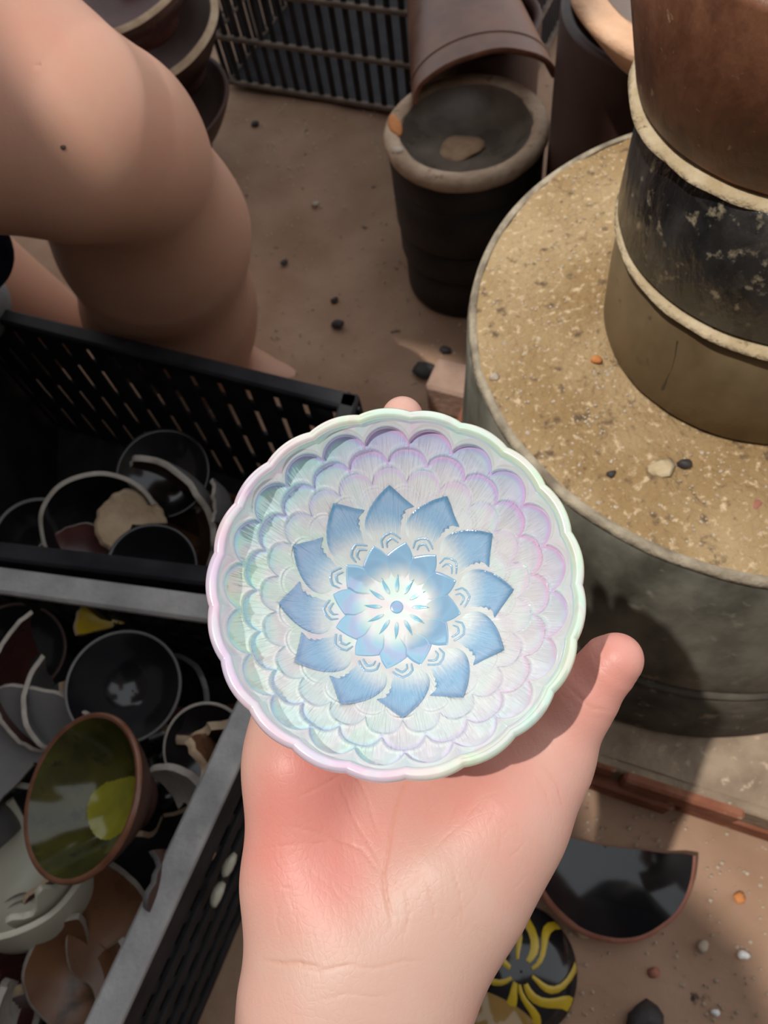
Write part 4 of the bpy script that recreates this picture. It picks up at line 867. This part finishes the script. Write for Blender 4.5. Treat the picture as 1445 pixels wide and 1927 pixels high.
# --- blue lotus: each petal, chevron and stroke a thin raised piece on the well of the bowl
KZ = .0365/430
def onbowl(ang_cw, rz, off):
    r = rz*KZ; a_ = PI/2-np.radians(ang_cw); sl_ = dzin(r); ln = np.sqrt(1+sl_*sl_)
    return np.stack([(r-off*sl_/ln)*np.cos(a_), (r-off*sl_/ln)*np.sin(a_), zin(r)+off/ln], -1)
def spline(pts, n, closed=True):
    pts = np.asarray(pts, float); return pts
def petal_mesh(name, outline, cen, blue_fn, rings=9, thick=.00024, dens=14, swirl=1., fade=(-2., -1.)):
    """outline: [(angle_cw_deg, radius_zoompx, corner?)] closed; fan of scaled rings about cen"""
    O = []
    n = len(outline)
    for k in range(n):
        a, b = np.array(outline[k][:2]), np.array(outline[(k+1) % n][:2]); p_, q_ = np.array(outline[k-1][:2]), np.array(outline[(k+2) % n][:2])
        ca = len(outline[k]) > 2; cb_ = len(outline[(k+1) % n]) > 2
        ta = (b-a) if ca else (b-p_)/2; tb = (b-a) if cb_ else (q_-a)/2
        for t in np.arange(dens)/dens:
            h = np.array([2*t**3-3*t*t+1, t**3-2*t*t+t, -2*t**3+3*t*t, t**3-t*t]); O.append(h[0]*a+h[1]*ta+h[2]*b+h[3]*tb)
    O = np.array(O); N = len(O); c = np.array(cen, float)
    f = np.concatenate([[0.0], np.linspace(.18, .93, rings-2), [.965, 1.0]])[1:]
    V = [onbowl(c[0], c[1], thick)]; pol = [c]
    for k, s in enumerate(f):
        q = c+(O-c)*s; off = thick*(1-sstep(.93, 1.0, np.array(s)))-.00004*(s > .99)
        V += list(onbowl(q[:, 0], q[:, 1], float(off)*(1-q[:, 0]/38*swirl)*sstep(fade[0], fade[1], q[:, 1]))); pol += list(q)
    Fc = [(0, 1+(j+1) % N, 1+j) for j in range(N)]
    for k in range(len(f)-1):
        o = 1+k*N; Fc += [(o+j, o+(j+1) % N, o+N+(j+1) % N, o+N+j) for j in range(N)]
    pol = np.array(pol); s_all = np.concatenate([[0], np.repeat(f, N)])
    bl, dp = blue_fn(pol[:, 0], pol[:, 1], s_all)
    V = np.array(V); a_, b_, c_ = V[Fc[0][0]], V[Fc[0][1]], V[Fc[0][2]]
    if np.cross(b_-a_, c_-a_)[2] < 0: Fc = [tuple(q[::-1]) for q in Fc]
    return mesh(name, V, Fc, M_pearl, attrs=dict(blue=bl, deep=dp))
def f_outer(a, r, s):
    base = sstep(256, 356, r+1.0*a+6*np.sin(a*1.9)); rim_ = sstep(.80, .985, s)*sstep(300, 350, r)
    return np.clip(base*.92, 0, 1), np.clip(.55*rim_+.25*sstep(385, 430, r)+.35*np.exp(-((a+1+(434-r)*.135)/1.6)**2)*sstep(345, 380, r), 0, .8)
outer = petal_mesh('outer_petal', [(0, 434, 1), (5, 408), (9, 390), (14.2, 373, 1), (11.0, 366), (8.6, 356, 1), (9.4, 349, 1), (7.4, 341), (7.9, 332, 1), (6.6, 322), (6.9, 312), (6, 290), (5, 262), (0, 246), (-8, 244), (-15, 258), (-19.5, 285), (-20, 312), (-17.5, 342), (-12.5, 375), (-6.5, 405)], (-4, 335), f_outer, fade=(246, 320))
def f_inner(a, r, s):
    base = sstep(118, 190, r-.4*a); return np.clip(base*.85, 0, 1), .22*sstep(.88, .99, s)*sstep(150, 200, r)
inner = petal_mesh('inner_petal', [(0, 252, 1), (6, 226), (11, 198, 1), (12, 168), (10, 132), (2, 108), (-9, 108), (-17, 130), (-22, 165), (-20, 206, 1), (-10, 228)], (-4, 178), f_inner, fade=(108, 175))
def f_all(v, d=0.): return lambda a, r, s: (np.full(len(a), v), np.full(len(a), d))
def f_str(a, r, s):
    return sstep(58, 92, r)*.95, .35*sstep(80, 125, r)
stroke = petal_mesh('stamen_stroke', [(1.5, 132, 1), (3.2, 108), (5.5, 84), (4.5, 66), (0, 58), (-5.0, 66), (-5.5, 84), (-2.5, 108)], (0, 88), f_str, rings=6, thick=.00034, dens=6, swirl=0.)
def chev(name):
    ms = []; O1 = [(-8.5, 236), (-8.2, 262), (-4.5, 276), (0.5, 284), (4.5, 274), (8.5, 262)]
    O2 = [(-4.2, 234), (-4.0, 250), (-1.8, 258), (0.6, 263), (3.6, 256), (6.4, 248)]
    V = []; Fc = []; B = []
    for O_, w in ((O1, 5.0), (O2, 4.4)):
        O_ = np.array(O_); t = np.linspace(0, len(O_)-1, 26); A = np.stack([np.interp(t, np.arange(len(O_)), O_[:, 0]), np.interp(t, np.arange(len(O_)), O_[:, 1])], 1)
        X_ = A[:, 1]*np.radians(A[:, 0]); T_ = np.stack([np.gradient(X_), np.gradient(A[:, 1])], 1); T_ /= np.linalg.norm(T_, axis=1)[:, None]; Nn = np.stack([-T_[:, 1], T_[:, 0]], 1)
        o = len(V); prof = ((-1, -.00004), (-.6, .00016), (0, .0002), (.6, .00016), (1, -.00004))
        for k in range(26):
            wk = w*(.35+.65*math.sin(PI*min(1, max(0, (k+1)/27)))**.4)
            for s_, off in prof:
                r = A[k, 1]+Nn[k, 1]*s_*wk; x_ = X_[k]+Nn[k, 0]*s_*wk; V.append(onbowl(np.degrees(x_/r), r, off+(.00028 if off > 0 else 0))); B.append(.75)
        Fc += [(o+k*5+j, o+k*5+j+1, o+k*5+j+6, o+k*5+j+5) for k in range(25) for j in range(4)]
    V = np.array(V); a_, b_, c_ = [V[i] for i in Fc[1][:3]]
    if np.cross(b_-a_, c_-a_)[2] < 0: Fc = [q[::-1] for q in Fc]
    return mesh(name, V, Fc, M_pearl, attrs=dict(blue=B, deep=np.full(len(V), .18)))
chevm = chev('chevron_mark')
aa = np.linspace(0, 2*PI, 40, endpoint=False); V = [[0, 0, .00036]]
for r0_, z0_ in ((14, .00036), (22, .00032), (25, .0002), (26, -.00003)):
    V += [[r0_*KZ*math.cos(a_), r0_*KZ*math.sin(a_), float(zin(r0_*KZ))+z0_] for a_ in aa]
Fc = [(0, 1+k, 1+(k+1) % 40) for k in range(40)]+[(1+i_*40+k, 41+i_*40+k, 41+i_*40+(k+1) % 40, 1+i_*40+(k+1) % 40) for i_ in range(3) for k in range(40)]
dot = mesh('centre_dot', V, Fc, M_pearl, attrs=dict(blue=np.full(len(V), .95), deep=np.full(len(V), .25)))
SP = math.radians(30)
for k in range(12):
    link('outer_petal', outer, bowl, rot=(0, 0, math.radians(3)-k*SP))
    link('inner_petal', inner, bowl, rot=(0, 0, math.radians(-9)-k*SP))
    link('chevron_mark', chevm, bowl, rot=(0, 0, math.radians(5)-k*SP))
    link('stamen_stroke', stroke, bowl, rot=(0, 0, math.radians(-1)-k*SP))
link('centre_dot', dot, bowl)
